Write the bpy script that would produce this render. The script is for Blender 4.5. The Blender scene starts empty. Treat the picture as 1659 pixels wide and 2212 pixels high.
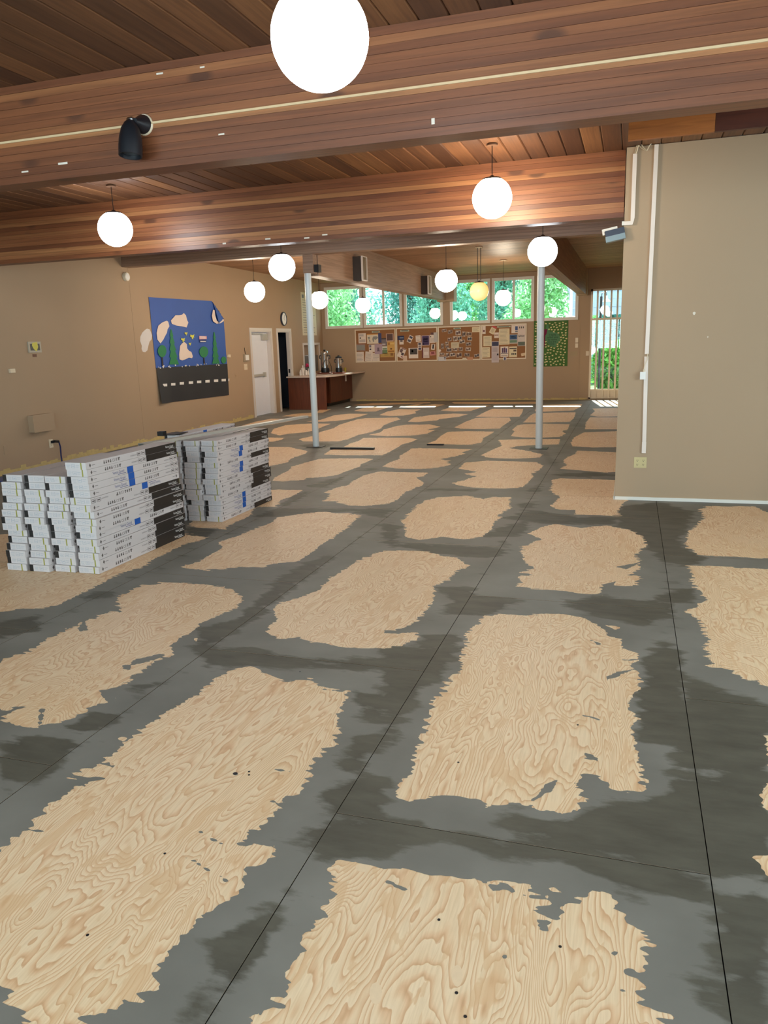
import bpy, math, random
import numpy as np
from mathutils import Matrix, Vector

random.seed(7)
rng = np.random.default_rng(7)
scene = bpy.context.scene
COL = scene.collection

# ------------------------------------------------------------------ camera
IMG_W, IMG_H = 1659, 2212
YAW, PITCH, ROLL = -0.313257534, -0.217413858, -0.0307953151
FPX, EYE = 1651.30908, 1.61180976
_f = np.array([math.sin(YAW)*math.cos(PITCH), math.cos(YAW)*math.cos(PITCH), math.sin(PITCH)])
_r = np.array([math.cos(YAW), -math.sin(YAW), 0.0])
_u = np.cross(_r, _f)
CAM_R = math.cos(ROLL)*_r + math.sin(ROLL)*_u
CAM_U = -math.sin(ROLL)*_r + math.cos(ROLL)*_u
CAM_F = _f
CAM_O = np.array([0.0, 0.0, EYE])
cam = bpy.data.cameras.new('camera')
cam.sensor_fit = 'HORIZONTAL'; cam.sensor_width = 36.0
cam.lens = 36.0*FPX/IMG_W
cam.clip_start = 0.05; cam.clip_end = 200
cam_ob = bpy.data.objects.new('camera', cam); COL.objects.link(cam_ob)
m = Matrix.Identity(4)
for i in range(3):
    m[i][0] = CAM_R[i]; m[i][1] = CAM_U[i]; m[i][2] = -CAM_F[i]; m[i][3] = CAM_O[i]
cam_ob.matrix_world = m
scene.camera = cam_ob

# ------------------------------------------------------------------ world, sun, exposure
vs = scene.view_settings
vs.view_transform = 'Standard'; vs.look = 'None'; vs.exposure = 1.25; vs.gamma = 1.0
vs.use_curve_mapping = False
world = bpy.data.worlds.new('sky'); scene.world = world
world.use_nodes = True
wn = world.node_tree; wn.nodes.clear()
wo = wn.nodes.new('ShaderNodeOutputWorld'); wb = wn.nodes.new('ShaderNodeBackground')
wb.inputs[0].default_value = (0.80, 0.91, 1.0, 1); wb.inputs[1].default_value = 2.2
wn.links.new(wb.outputs[0], wo.inputs[0])
sun = bpy.data.lights.new('sun', 'SUN'); sun.energy = 7.0; sun.angle = 0.01; sun.color = (1.0, 0.95, 0.85)
sun_ob = bpy.data.objects.new('sun', sun); COL.objects.link(sun_ob)
sun_ob.rotation_euler = Vector((0.10, -0.64, -0.77)).to_track_quat('-Z', 'Y').to_euler()

def area(name, loc, rot, sx, sy, power, color):
    a = bpy.data.lights.new(name, 'AREA'); a.shape = 'RECTANGLE'; a.size = sx; a.size_y = sy
    a.energy = power; a.color = color
    o = bpy.data.objects.new(name, a); COL.objects.link(o)
    o.location = loc; o.rotation_euler = rot
    return o
# daylight entering by the window band behind the camera (window_8, window_9) and the side window (window_10)
area('daylight_back', (-2.3, -2.95, 1.75), (math.radians(90), 0, 0), 9.0, 1.7, 225, (0.86, 0.93, 1.0))
area('daylight_side', (4.16, 3.2, 1.75), (math.radians(90), 0, math.radians(90)), 5.0, 1.7, 95, (0.90, 0.95, 1.0))

# ------------------------------------------------------------------ pixel helpers
def ray(px, py):
    return CAM_F + ((px-IMG_W/2)/FPX)*CAM_R - ((py-IMG_H/2)/FPX)*CAM_U
def floor_pt(px, py, z=0.0):
    d = ray(px, py); return CAM_O + d*((z-EYE)/d[2])

class Frame:
    """a wall's own axes: u along it, v up, n out of it into the room"""
    def __init__(s, O, U, V, N):
        s.O, s.U, s.V, s.N = [np.array(a, float) for a in (O, U, V, N)]
    def pt(s, u, v, d=0.0):
        return s.O + s.U*u + s.V*v + s.N*d
    def hit(s, px, py, d=0.0):
        r = ray(px, py); o = s.O + s.N*d
        t = ((o-CAM_O) @ s.N)/(r @ s.N)
        q = CAM_O + r*t - s.O
        return float(q @ s.U), float(q @ s.V)
_a = np.array([-0.028, 1.0, 0]); _a /= np.linalg.norm(_a)
LEFT = Frame((-8.1+0.028*8.15, 0, 0), _a, (0, 0, 1), (_a[1], -_a[0], 0))
FARY = 20.9
FAR = Frame((0, FARY, 0), (1, 0, 0), (0, 0, 1), (0, -1, 0))
BLKY = 7.9
BLK = Frame((0, BLKY, 0), (1, 0, 0), (0, 0, 1), (0, -1, 0))
B1Y = 4.44
BEAMF = Frame((0, B1Y, 0), (1, 0, 0), (0, 0, 1), (0, -1, 0))
def xl(y): return -8.1-0.028*(y-8.15)
CEIL = 3.30

# ------------------------------------------------------------------ materials
def lin(c):
    return tuple(((v/255)/12.92 if v/255 <= 0.04045 else ((v/255+0.055)/1.055)**2.4) for v in c) + (1,)
MATS = {}
def nt(name):
    m_ = bpy.data.materials.new(name); m_.use_nodes = True
    t = m_.node_tree; b = t.nodes['Principled BSDF']
    MATS[name] = m_
    return m_, t, b
def simple(name, rgb, rough=0.6, metal=0.0, var=0.06, scale=8.0, bump=0.0, bscale=200.0, spec=0.5):
    m_, t, b = nt(name)
    b.inputs['Roughness'].default_value = rough; b.inputs['Metallic'].default_value = metal
    b.inputs['Specular IOR Level'].default_value = spec
    c = lin(rgb)
    tc = t.nodes.new('ShaderNodeTexCoord')
    n = t.nodes.new('ShaderNodeTexNoise'); n.inputs['Scale'].default_value = scale; n.inputs['Detail'].default_value = 4
    t.links.new(tc.outputs['Object'], n.inputs['Vector'])
    mx = t.nodes.new('ShaderNodeMix'); mx.data_type = 'RGBA'
    mx.inputs[6].default_value = tuple(max(0, v*(1-var)) for v in c[:3])+(1,)
    mx.inputs[7].default_value = tuple(min(1, v*(1+var)) for v in c[:3])+(1,)
    t.links.new(n.outputs['Fac'], mx.inputs[0]); t.links.new(mx.outputs[2], b.inputs['Base Color'])
    if bump:
        n2 = t.nodes.new('ShaderNodeTexNoise'); n2.inputs['Scale'].default_value = bscale
        t.links.new(tc.outputs['Object'], n2.inputs['Vector'])
        bp = t.nodes.new('ShaderNodeBump'); bp.inputs['Strength'].default_value = bump; bp.inputs['Distance'].default_value = 0.002
        t.links.new(n2.outputs['Fac'], bp.inputs['Height']); t.links.new(bp.outputs[0], b.inputs['Normal'])
    return m_

def wood(name, cols, axis, rough=0.5, fine=60.0, stretch=0.05, knots=0.0, bump=0.15, rand=True):
    """plank wood: tone by each piece, grain along the local axis (0=x, 1=y, 2=z)"""
    m_, t, b = nt(name); b.inputs['Roughness'].default_value = rough
    L = t.links.new
    tc = t.nodes.new('ShaderNodeTexCoord'); oi = t.nodes.new('ShaderNodeObjectInfo')
    add = t.nodes.new('ShaderNodeVectorMath'); add.operation = 'ADD'
    sc_ = t.nodes.new('ShaderNodeVectorMath'); sc_.operation = 'SCALE'; sc_.inputs[0].default_value = (13.1, 7.7, 3.3)
    L(oi.outputs['Random'], sc_.inputs['Scale'])
    L(tc.outputs['Object'], add.inputs[0]); L(sc_.outputs[0], add.inputs[1])
    mp = t.nodes.new('ShaderNodeMapping')
    s = [1, 1, 1]; s[axis] = stretch; mp.inputs['Scale'].default_value = s
    L(add.outputs[0], mp.inputs['Vector'])
    n1 = t.nodes.new('ShaderNodeTexNoise'); n1.inputs['Scale'].default_value = fine; n1.inputs['Detail'].default_value = 6; n1.inputs['Distortion'].default_value = 0.6
    L(mp.outputs[0], n1.inputs['Vector'])
    n2 = t.nodes.new('ShaderNodeTexNoise'); n2.inputs['Scale'].default_value = fine*0.18; n2.inputs['Detail'].default_value = 3
    L(mp.outputs[0], n2.inputs['Vector'])
    cr = t.nodes.new('ShaderNodeValToRGB')
    el = cr.color_ramp.elements
    while len(el) < len(cols): el.new(0.5)
    for i, c in enumerate(cols):
        el[i].position = i/(len(cols)-1); el[i].color = lin(c)
    fm = t.nodes.new('ShaderNodeMath'); fm.operation = 'MULTIPLY_ADD'; fm.inputs[1].default_value = 0.55
    L(n2.outputs['Fac'], fm.inputs[0])
    if rand:
        rs = t.nodes.new('ShaderNodeMath'); rs.operation = 'MULTIPLY_ADD'; rs.inputs[1].default_value = 0.75; rs.inputs[2].default_value = -0.15
        L(oi.outputs['Random'], rs.inputs[0]); L(rs.outputs[0], fm.inputs[2])
    else: fm.inputs[2].default_value = 0.2
    L(fm.outputs[0], cr.inputs[0])
    g = t.nodes.new('ShaderNodeMix'); g.data_type = 'RGBA'; g.blend_type = 'MULTIPLY'; g.inputs[0].default_value = 0.55
    gr = t.nodes.new('ShaderNodeValToRGB'); gr.color_ramp.elements[0].position = 0.35; gr.color_ramp.elements[0].color = (0.45, 0.42, 0.4, 1); gr.color_ramp.elements[1].position = 0.62
    L(n1.outputs['Fac'], gr.inputs[0]); L(cr.outputs[0], g.inputs[6]); L(gr.outputs[0], g.inputs[7])
    out = g.outputs[2]
    if knots:
        mk = t.nodes.new('ShaderNodeMapping'); s2 = [1, 1, 1]; s2[axis] = 0.45; mk.inputs['Scale'].default_value = s2
        L(add.outputs[0], mk.inputs['Vector'])
        v = t.nodes.new('ShaderNodeTexVoronoi'); v.inputs['Scale'].default_value = knots
        L(mk.outputs[0], v.inputs['Vector'])
        kr = t.nodes.new('ShaderNodeValToRGB'); kr.color_ramp.elements[0].position = 0.08; kr.color_ramp.elements[0].color = (1, 1, 1, 1)
        kr.color_ramp.elements[1].position = 0.15; kr.color_ramp.elements[1].color = (0, 0, 0, 1)
        L(v.outputs['Distance'], kr.inputs[0])
        kx = t.nodes.new('ShaderNodeMix'); kx.data_type = 'RGBA'; kx.inputs[7].default_value = lin((70, 40, 26))
        km = t.nodes.new('ShaderNodeMath'); km.operation = 'MULTIPLY'; km.inputs[1].default_value = 0.75
        L(kr.outputs[0], km.inputs[0]); L(km.outputs[0], kx.inputs[0]); L(out, kx.inputs[6]); out = kx.outputs[2]
    L(out, b.inputs['Base Color'])
    bp = t.nodes.new('ShaderNodeBump'); bp.inputs['Strength'].default_value = bump; bp.inputs['Distance'].default_value = 0.002
    L(n1.outputs['Fac'], bp.inputs['Height']); L(bp.outputs[0], b.inputs['Normal'])
    return m_

def emit(name, rgb, strength):
    m_, t, b = nt(name)
    b.inputs['Base Color'].default_value = (0.9, 0.9, 0.88, 1); b.inputs['Roughness'].default_value = 0.25
    b.inputs['Emission Color'].default_value = rgb+(1,); b.inputs['Emission Strength'].default_value = strength
    return m_

wall_tan = simple('painted_wall', (170, 144, 116), 0.72, var=0.035, scale=1.3, bump=0.12, bscale=160)
white_paint = simple('white_paint', (222, 216, 206), 0.45, var=0.03)
cream_plastic = simple('cream_plastic', (222, 205, 178), 0.4, var=0.02)
pvc = simple('pvc_white', (228, 212, 200), 0.4, var=0.03)
almond = simple('almond_plastic', (196, 178, 128), 0.4)
white_mat = simple('white_matte', (232, 230, 226), 0.5, var=0.03)
black_plastic = simple('black_plastic', (20, 21, 25), 0.35, var=0.15)
spot_black = simple('spot_black', (24, 26, 32), 0.35, var=0.1)
dark_metal = simple('dark_metal', (46, 42, 42), 0.4, 0.6)
steel = simple('galvanised_steel', (182, 177, 167), 0.45, 0.25, var=0.08, scale=20)
chrome = simple('polished_steel', (205, 205, 205), 0.16, 1.0, var=0.02)
pole_paint = simple('pole_paint', (206, 213, 214), 0.4, var=0.05, scale=5)
carton_white = simple('carton_white', (200, 192, 191), 0.5, var=0.03, scale=6)
carton_end = simple('carton_end_print', (164, 170, 178), 0.5)
carton_black = simple('carton_black', (33, 31, 31), 0.42, var=0.12, scale=10)
carton_blue = simple('carton_blue', (16, 84, 168), 0.45, var=0.05)
ink_black = simple('ink_black', (52, 46, 46), 0.6)
ink_mark = simple('ink_mark', (96, 88, 86), 0.6)
ink_navy = simple('ink_navy', (44, 58, 120), 0.6)
ink_white = simple('ink_white', (232, 230, 228), 0.6)
ink_grey = simple('ink_grey', (120, 112, 110), 0.6)
olive = simple('olive_tape', (150, 146, 62), 0.5)
glue = simple('glue_residue', (196, 172, 116), 0.8, var=0.25, scale=14, bump=0.6, bscale=60)
blue_film = simple('blue_film', (58, 84, 150), 0.35, var=0.15, scale=5)
cork = simple('cork', (146, 100, 62), 0.85, var=0.18, scale=90, bump=0.4, bscale=220)
blue_paper = simple('blue_paper', (40, 84, 168), 0.6, var=0.07, scale=3, bump=0.25, bscale=9)
black_paper = simple('black_paper', (30, 30, 36), 0.6, var=0.12, scale=4, bump=0.25, bscale=9)
cloud_paper = simple('cloud_paper', (226, 208, 196), 0.65, var=0.03)
cloud_white = simple('cloud_white', (212, 206, 204), 0.65, var=0.03)
green_paper = simple('green_paper', (30, 122, 74), 0.65, var=0.05)
green_card = simple('green_card', (60, 110, 68), 0.7)
yellow_paper = simple('yellow_paper', (206, 208, 84), 0.65)
trunk_paper = simple('trunk_paper', (44, 36, 44), 0.7)
banner_green = simple('banner_felt', (70, 108, 52), 0.9, var=0.1, scale=12, bump=0.4, bscale=150)
sheep_felt = simple('sheep_felt', (226, 214, 160), 0.9, var=0.06)
maroon = simple('maroon_felt', (112, 26, 66), 0.9)
cabinet_wood = wood('cabinet_wood', [(88, 44, 26), (112, 58, 34), (122, 66, 38)], 2, 0.42, 50, 0.05, rand=False)
tray_wood = wood('tray_wood', [(96, 46, 28), (128, 64, 40)], 0, 0.5, 50, 0.1)
laminate = simple('laminate', (214, 194, 180), 0.35, var=0.06, scale=60)
door_white = simple('door_white', (226, 228, 236), 0.35, var=0.02)
jamb_white = simple('jamb_white', (214, 204, 196), 0.4, var=0.02)
dark_room = simple('dark_room_shade', (40, 47, 60), 0.8)  # the storeroom's lack of light is put into its wall colour
navy_item = simple('navy_appliance', (14, 22, 46), 0.4)
grey_item = simple('grey_appliance', (96, 104, 118), 0.4)
pass_grey = simple('pass_shutter', (110, 108, 106), 0.5)
frame_wood = simple('frame_wood', (150, 132, 108), 0.5)
speaker_cloth = simple('speaker_cloth', (66, 58, 54), 0.9)
flower_pink = simple('flower_pink', (190, 40, 90), 0.6)
bottle_plastic = simple('bottle_plastic', (226, 216, 206), 0.3)
glass_dark = simple('brown_cup', (70, 44, 36), 0.3)
yellow_cup = simple('yellow_cup', (190, 170, 60), 0.4)
paint_patch = simple('paint_patch', (224, 214, 200), 0.8)
brown_plate = simple('brown_plate', (104, 62, 40), 0.5)
orange_wood = wood('stained_board', [(150, 84, 36), (182, 108, 50), (160, 92, 40)], 0, 0.5, 30, 0.08, knots=3.0, rand=False)
darkred_wood = wood('dark_stained_board', [(74, 32, 18), (100, 46, 26)], 0, 0.5, 30, 0.08, knots=3.0, rand=False)
plank_mat = wood('cedar_plank', [(68, 42, 28), (98, 64, 41), (122, 81, 51), (148, 103, 64)], 1, 0.5, 45, 0.04, knots=1.6, bump=0.2)
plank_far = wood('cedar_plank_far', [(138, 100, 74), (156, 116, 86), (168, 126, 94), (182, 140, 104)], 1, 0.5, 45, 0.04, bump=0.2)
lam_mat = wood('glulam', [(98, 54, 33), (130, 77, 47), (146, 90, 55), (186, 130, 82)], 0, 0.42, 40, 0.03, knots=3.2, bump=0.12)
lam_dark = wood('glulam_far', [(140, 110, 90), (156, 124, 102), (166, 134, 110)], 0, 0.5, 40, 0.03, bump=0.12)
soil = simple('lawn', (86, 112, 60), 0.95, var=0.3, scale=3)
siding_mat = simple('siding_paint', (150, 164, 182), 0.6, var=0.03)
bark = simple('bark', (70, 54, 42), 0.9, var=0.2, scale=10)
roof_ext = simple('roof_dark', (90, 84, 80), 0.9)

def leaf_mat(name, rgb):
    m_, t, b = nt(name)
    oi = t.nodes.new('ShaderNodeNewGeometry')
    cr = t.nodes.new('ShaderNodeValToRGB'); c = lin(rgb)
    cr.color_ramp.elements[0].color = tuple(v*0.55 for v in c[:3])+(1,)
    cr.color_ramp.elements[1].color = tuple(min(1, v*1.5) for v in c[:3])+(1,)
    t.links.new(oi.outputs['Random Per Island'], cr.inputs[0])
    t.links.new(cr.outputs[0], b.inputs['Base Color'])
    b.inputs['Roughness'].default_value = 0.5
    tr = t.nodes.new('ShaderNodeBsdfTranslucent'); t.links.new(cr.outputs[0], tr.inputs[0])
    mx = t.nodes.new('ShaderNodeMixShader'); mx.inputs[0].default_value = 0.5
    o = t.nodes['Material Output']
    t.links.new(b.outputs[0], mx.inputs[1]); t.links.new(tr.outputs[0], mx.inputs[2]); t.links.new(mx.outputs[0], o.inputs[0])
    return m_
leaf_a = leaf_mat('leaf_conifer', (112, 178, 156))
leaf_b = leaf_mat('leaf_bright', (150, 204, 146))
leaf_c = leaf_mat('leaf_teal', (92, 162, 154))
leaf_d = leaf_mat('leaf_hedge', (120, 180, 84))

# window glass: clear pane with its natural surface reflection
gm, t, b = nt('window_glass')
t.nodes.remove(b)
lw_ = t.nodes.new('ShaderNodeLayerWeight'); lw_.inputs[0].default_value = 0.5
pw_ = t.nodes.new('ShaderNodeMath'); pw_.operation = 'POWER'; pw_.inputs[1].default_value = 5.0; t.links.new(lw_.outputs['Facing'], pw_.inputs[0])
fr = t.nodes.new('ShaderNodeMath'); fr.operation = 'MULTIPLY_ADD'; fr.inputs[1].default_value = 0.95; fr.inputs[2].default_value = 0.05; t.links.new(pw_.outputs[0], fr.inputs[0])
gl = t.nodes.new('ShaderNodeBsdfGlossy'); gl.inputs['Roughness'].default_value = 0.0
tp = t.nodes.new('ShaderNodeBsdfTransparent'); tp.inputs[0].default_value = (0.90, 0.97, 0.97, 1)
mx = t.nodes.new('ShaderNodeMixShader')
t.links.new(fr.outputs[0], mx.inputs[0]); t.links.new(tp.outputs[0], mx.inputs[1]); t.links.new(gl.outputs[0], mx.inputs[2])
t.links.new(mx.outputs[0], t.nodes['Material Output'].inputs[0])
glass = gm

# plywood: rotary-cut grain drawn as contour lines of a stretched noise
pm, t, b = nt('plywood')
L = t.links.new
tc = t.nodes.new('ShaderNodeTexCoord'); oi = t.nodes.new('ShaderNodeObjectInfo')
sc_ = t.nodes.new('ShaderNodeVectorMath'); sc_.operation = 'SCALE'; sc_.inputs[0].default_value = (37.0, 23.0, 11.0)
L(oi.outputs['Random'], sc_.inputs['Scale'])
ad = t.nodes.new('ShaderNodeVectorMath'); ad.operation = 'ADD'; L(tc.outputs['Object'], ad.inputs[0]); L(sc_.outputs[0], ad.inputs[1])
mp = t.nodes.new('ShaderNodeMapping'); mp.inputs['Scale'].default_value = (2.1, 0.62, 1); L(ad.outputs[0], mp.inputs['Vector'])
n1 = t.nodes.new('ShaderNodeTexNoise'); n1.inputs['Scale'].default_value = 1.35; n1.inputs['Detail'].default_value = 3.2; n1.inputs['Roughness'].default_value = 0.5; n1.inputs['Distortion'].default_value = 0.5
L(mp.outputs[0], n1.inputs['Vector'])
n1b = t.nodes.new('ShaderNodeTexNoise'); n1b.inputs['Scale'].default_value = 9; n1b.inputs['Detail'].default_value = 2
L(mp.outputs[0], n1b.inputs['Vector'])
mb_ = t.nodes.new('ShaderNodeMath'); mb_.operation = 'MULTIPLY_ADD'; mb_.inputs[1].default_value = 0.040
L(n1b.outputs['Fac'], mb_.inputs[0]); L(n1.outputs['Fac'], mb_.inputs[2])
mu = t.nodes.new('ShaderNodeMath'); mu.operation = 'MULTIPLY'; mu.inputs[1].default_value = 52.0; L(mb_.outputs[0], mu.inputs[0])
fc = t.nodes.new('ShaderNodeMath'); fc.operation = 'FRACT'; L(mu.outputs[0], fc.inputs[0])
cr = t.nodes.new('ShaderNodeValToRGB'); e = cr.color_ramp.elements
e[0].position = 0.0; e[0].color = lin((238, 213, 180))
e[1].position = 1.0; e[1].color = lin((228, 196, 160))
x_ = e.new(0.52); x_.color = lin((236, 208, 173))
x_ = e.new(0.80); x_.color = lin((226, 188, 150))
x_ = e.new(0.95); x_.color = lin((213, 169, 130))
L(fc.outputs[0], cr.inputs[0])
n3 = t.nodes.new('ShaderNodeTexNoise'); n3.inputs['Scale'].default_value = 1.1; L(ad.outputs[0], n3.inputs['Vector'])
mpf = t.nodes.new('ShaderNodeMapping'); mpf.inputs['Scale'].default_value = (1, 0.05, 1); L(ad.outputs[0], mpf.inputs['Vector'])
n4 = t.nodes.new('ShaderNodeTexNoise'); n4.inputs['Scale'].default_value = 160; n4.inputs['Detail'].default_value = 3; L(mpf.outputs[0], n4.inputs['Vector'])
tone = t.nodes.new('ShaderNodeValToRGB'); tone.color_ramp.elements[0].color = (0.97, 0.93, 0.86, 1); tone.color_ramp.elements[1].color = (1.0, 0.97, 0.95, 1)
tone.color_ramp.elements[0].position = 0.3; tone.color_ramp.elements[1].position = 0.7
L(n3.outputs['Fac'], tone.inputs[0])
m1 = t.nodes.new('ShaderNodeMix'); m1.data_type = 'RGBA'; m1.blend_type = 'MULTIPLY'; m1.inputs[0].default_value = 1.0
L(cr.outputs[0], m1.inputs[6]); L(tone.outputs[0], m1.inputs[7])
fr2 = t.nodes.new('ShaderNodeValToRGB'); fr2.color_ramp.elements[0].position = 0.3; fr2.color_ramp.elements[0].color = (0.84, 0.80, 0.74, 1); fr2.color_ramp.elements[1].position = 0.6
L(n4.outputs['Fac'], fr2.inputs[0])
m2 = t.nodes.new('ShaderNodeMix'); m2.data_type = 'RGBA'; m2.blend_type = 'MULTIPLY'; m2.inputs[0].default_value = 0.6
L(m1.outputs[2], m2.inputs[6]); L(fr2.outputs[0], m2.inputs[7])
mp6 = t.nodes.new('ShaderNodeMapping'); mp6.inputs['Scale'].default_value = (2.4, 0.7, 1); L(ad.outputs[0], mp6.inputs['Vector'])
n6 = t.nodes.new('ShaderNodeTexNoise'); n6.inputs['Scale'].default_value = 5.5; n6.inputs['Detail'].default_value = 3; n6.inputs['Distortion'].default_value = 1.2; L(mp6.outputs[0], n6.inputs['Vector'])
r6 = t.nodes.new('ShaderNodeMapRange'); r6.inputs['From Min'].default_value = 0.575; r6.inputs['From Max'].default_value = 0.60; r6.inputs['To Max'].default_value = 0.55; L(n6.outputs['Fac'], r6.inputs['Value'])
m6 = t.nodes.new('ShaderNodeMix'); m6.data_type = 'RGBA'; m6.inputs[7].default_value = lin((218, 176, 132)); L(r6.outputs[0], m6.inputs[0]); L(m2.outputs[2], m6.inputs[6])
L(m6.outputs[2], b.inputs['Base Color']); b.inputs['Roughness'].default_value = 0.5
bp = t.nodes.new('ShaderNodeBump'); bp.inputs['Strength'].default_value = 0.08; bp.inputs['Distance'].default_value = 0.001
L(fc.outputs[0], bp.inputs['Height']); L(bp.outputs[0], b.inputs['Normal'])
plywood = pm

# cement patching compound: grey, with darker damp stains
cm, t, b = nt('patching_compound')
L = t.links.new
tc = t.nodes.new('ShaderNodeTexCoord')
at = t.nodes.new('ShaderNodeAttribute'); at.attribute_name = 'damp'
mp = t.nodes.new('ShaderNodeMapping'); mp.inputs['Scale'].default_value = (0.55, 1.6, 1); L(tc.outputs['Object'], mp.inputs['Vector'])
n1 = t.nodes.new('ShaderNodeTexNoise'); n1.inputs['Scale'].default_value = 7; n1.inputs['Detail'].default_value = 7; n1.inputs['Roughness'].default_value = 0.6; L(mp.outputs[0], n1.inputs['Vector'])
n2 = t.nodes.new('ShaderNodeTexNoise'); n2.inputs['Scale'].default_value = 2.0; n2.inputs['Detail'].default_value = 5; L(tc.outputs['Object'], n2.inputs['Vector'])
ma = t.nodes.new('ShaderNodeMath'); ma.operation = 'MULTIPLY_ADD'; ma.inputs[1].default_value = 1.5; ma.inputs[2].default_value = -0.75
L(n1.outputs['Fac'], ma.inputs[0])
ms = t.nodes.new('ShaderNodeMath'); ms.operation = 'ADD'; L(at.outputs['Fac'], ms.inputs[0]); L(ma.outputs[0], ms.inputs[1])
rp = t.nodes.new('ShaderNodeMapRange'); rp.inputs['From Min'].default_value = 0.34; rp.inputs['From Max'].default_value = 0.52; L(ms.outputs[0], rp.inputs['Value'])
g1 = t.nodes.new('ShaderNodeValToRGB'); g1.color_ramp.elements[0].position = 0.3; g1.color_ramp.elements[0].color = lin((108, 105, 97)); g1.color_ramp.elements[1].position = 0.7; g1.color_ramp.elements[1].color = lin((130, 126, 118))
L(n2.outputs['Fac'], g1.inputs[0])
g2 = t.nodes.new('ShaderNodeValToRGB'); g2.color_ramp.elements[0].position = 0.3; g2.color_ramp.elements[0].color = lin((70, 66, 56)); g2.color_ramp.elements[1].position = 0.7; g2.color_ramp.elements[1].color = lin((92, 88, 76))
L(n1.outputs['Fac'], g2.inputs[0])
mx = t.nodes.new('ShaderNodeMix'); mx.data_type = 'RGBA'; L(rp.outputs[0], mx.inputs[0]); L(g1.outputs[0], mx.inputs[6]); L(g2.outputs[0], mx.inputs[7])
L(mx.outputs[2], b.inputs['Base Color'])
b.inputs['Roughness'].default_value = 0.58
n5 = t.nodes.new('ShaderNodeTexNoise'); n5.inputs['Scale'].default_value = 26; n5.inputs['Detail'].default_value = 5; L(mp.outputs[0], n5.inputs['Vector'])
bp = t.nodes.new('ShaderNodeBump'); bp.inputs['Strength'].default_value = 0.25; bp.inputs['Distance'].default_value = 0.002
L(n5.outputs['Fac'], bp.inputs['Height']); L(bp.outputs[0], b.inputs['Normal'])
compound = cm
subfloor = simple('subfloor', (50, 46, 42), 0.9)

# ------------------------------------------------------------------ mesh helpers
class MB:
    def __init__(s): s.v = []; s.f = []; s.m = []
    def add(s, vs_, fs, mi=0):
        o = len(s.v); s.v += [tuple(map(float, p)) for p in vs_]
        s.f += [tuple(i+o for i in q) for q in fs]; s.m += [mi]*len(fs)
    def box(s, x0, x1, y0, y1, z0, z1, mi=0):
        s.add([(x0, y0, z0), (x1, y0, z0), (x1, y1, z0), (x0, y1, z0), (x0, y0, z1), (x1, y0, z1), (x1, y1, z1), (x0, y1, z1)],
              [(3, 2, 1, 0), (4, 5, 6, 7), (0, 1, 5, 4), (1, 2, 6, 5), (2, 3, 7, 6), (3, 0, 4, 7)], mi); return s
    def slab(s, F, u0, u1, v0, v1, d0, d1, mi=0):
        c = [F.pt(u, v, d) for d in (d0, d1) for (u, v) in ((u0, v0), (u1, v0), (u1, v1), (u0, v1))]
        s.add(c, [(3, 2, 1, 0), (4, 5, 6, 7), (0, 1, 5, 4), (1, 2, 6, 5), (2, 3, 7, 6), (3, 0, 4, 7)], mi); return s
    def poly(s, F, pts, d0, d1, mi=0):
        a = sum(pts[i][0]*pts[(i+1) % len(pts)][1]-pts[(i+1) % len(pts)][0]*pts[i][1] for i in range(len(pts)))
        if a < 0: pts = pts[::-1]
        n = len(pts)
        c = [F.pt(u, v, d1) for u, v in pts]+[F.pt(u, v, d0) for u, v in pts]
        fs = [tuple(range(n)), tuple(range(2*n-1, n-1, -1))]
        fs += [(i, n+i, n+(i+1) % n, (i+1) % n) for i in range(n)]
        s.add(c, fs, mi); return s
    def lathe(s, prof, n=20, c=(0, 0, 0), axis=(0, 0, 1), mi=0):
        ax = Vector(axis).normalized(); q = Vector((0, 0, 1)).rotation_difference(ax)
        vs_ = []
        for r, z in prof:
            for k in range(n):
                a = 2*math.pi*k/n
                p = q @ Vector((r*math.cos(a), r*math.sin(a), z)); vs_.append((p[0]+c[0], p[1]+c[1], p[2]+c[2]))
        fs = []
        for j in range(len(prof)-1):
            for k in range(n):
                k2 = (k+1) % n; fs.append((j*n+k, j*n+k2, (j+1)*n+k2, (j+1)*n+k))
        fs.append(tuple(range(n-1, -1, -1))); fs.append(tuple((len(prof)-1)*n+k for k in range(n)))
        s.add(vs_, fs, mi); return s
    def tube(s, path, r, n=8, mi=0):
        P = [Vector(p) for p in path]; vs_ = []; prev = None
        for i, p in enumerate(P):
            t_ = (P[min(i+1, len(P)-1)]-P[max(i-1, 0)]).normalized()
            a = Vector((0, 0, 1)) if abs(t_.z) < 0.9 else Vector((1, 0, 0))
            if prev is not None: a = prev
            x = (a-t_*a.dot(t_)).normalized(); y = t_.cross(x); prev = x
            rr = r[i] if isinstance(r, (list, tuple)) else r
            for k in range(n):
                q = p+x*(rr*math.cos(2*math.pi*k/n))+y*(rr*math.sin(2*math.pi*k/n)); vs_.append(q[:])
        fs = [(j*n+k, j*n+(k+1) % n, (j+1)*n+(k+1) % n, (j+1)*n+k) for j in range(len(P)-1) for k in range(n)]
        fs.append(tuple(range(n-1, -1, -1))); fs.append(tuple((len(P)-1)*n+k for k in range(n)))
        s.add(vs_, fs, mi); return s
    def mesh(s, name, mats, smooth=False):
        me = bpy.data.meshes.new(name); me.from_pydata(s.v, [], s.f)
        for q in (mats if isinstance(mats, (list, tuple)) else [mats]): me.materials.append(q)
        if any(s.m): me.polygons.foreach_set('material_index', s.m)
        if smooth:
            me.polygons.foreach_set('use_smooth', [True]*len(s.f))
            try: me.set_sharp_from_angle(angle=math.radians(40))
            except Exception: pass
        me.update(); return me
    def build(s, name, mats, parent=None, smooth=False):
        return put(name, s.mesh(name, mats, smooth), parent)
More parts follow.
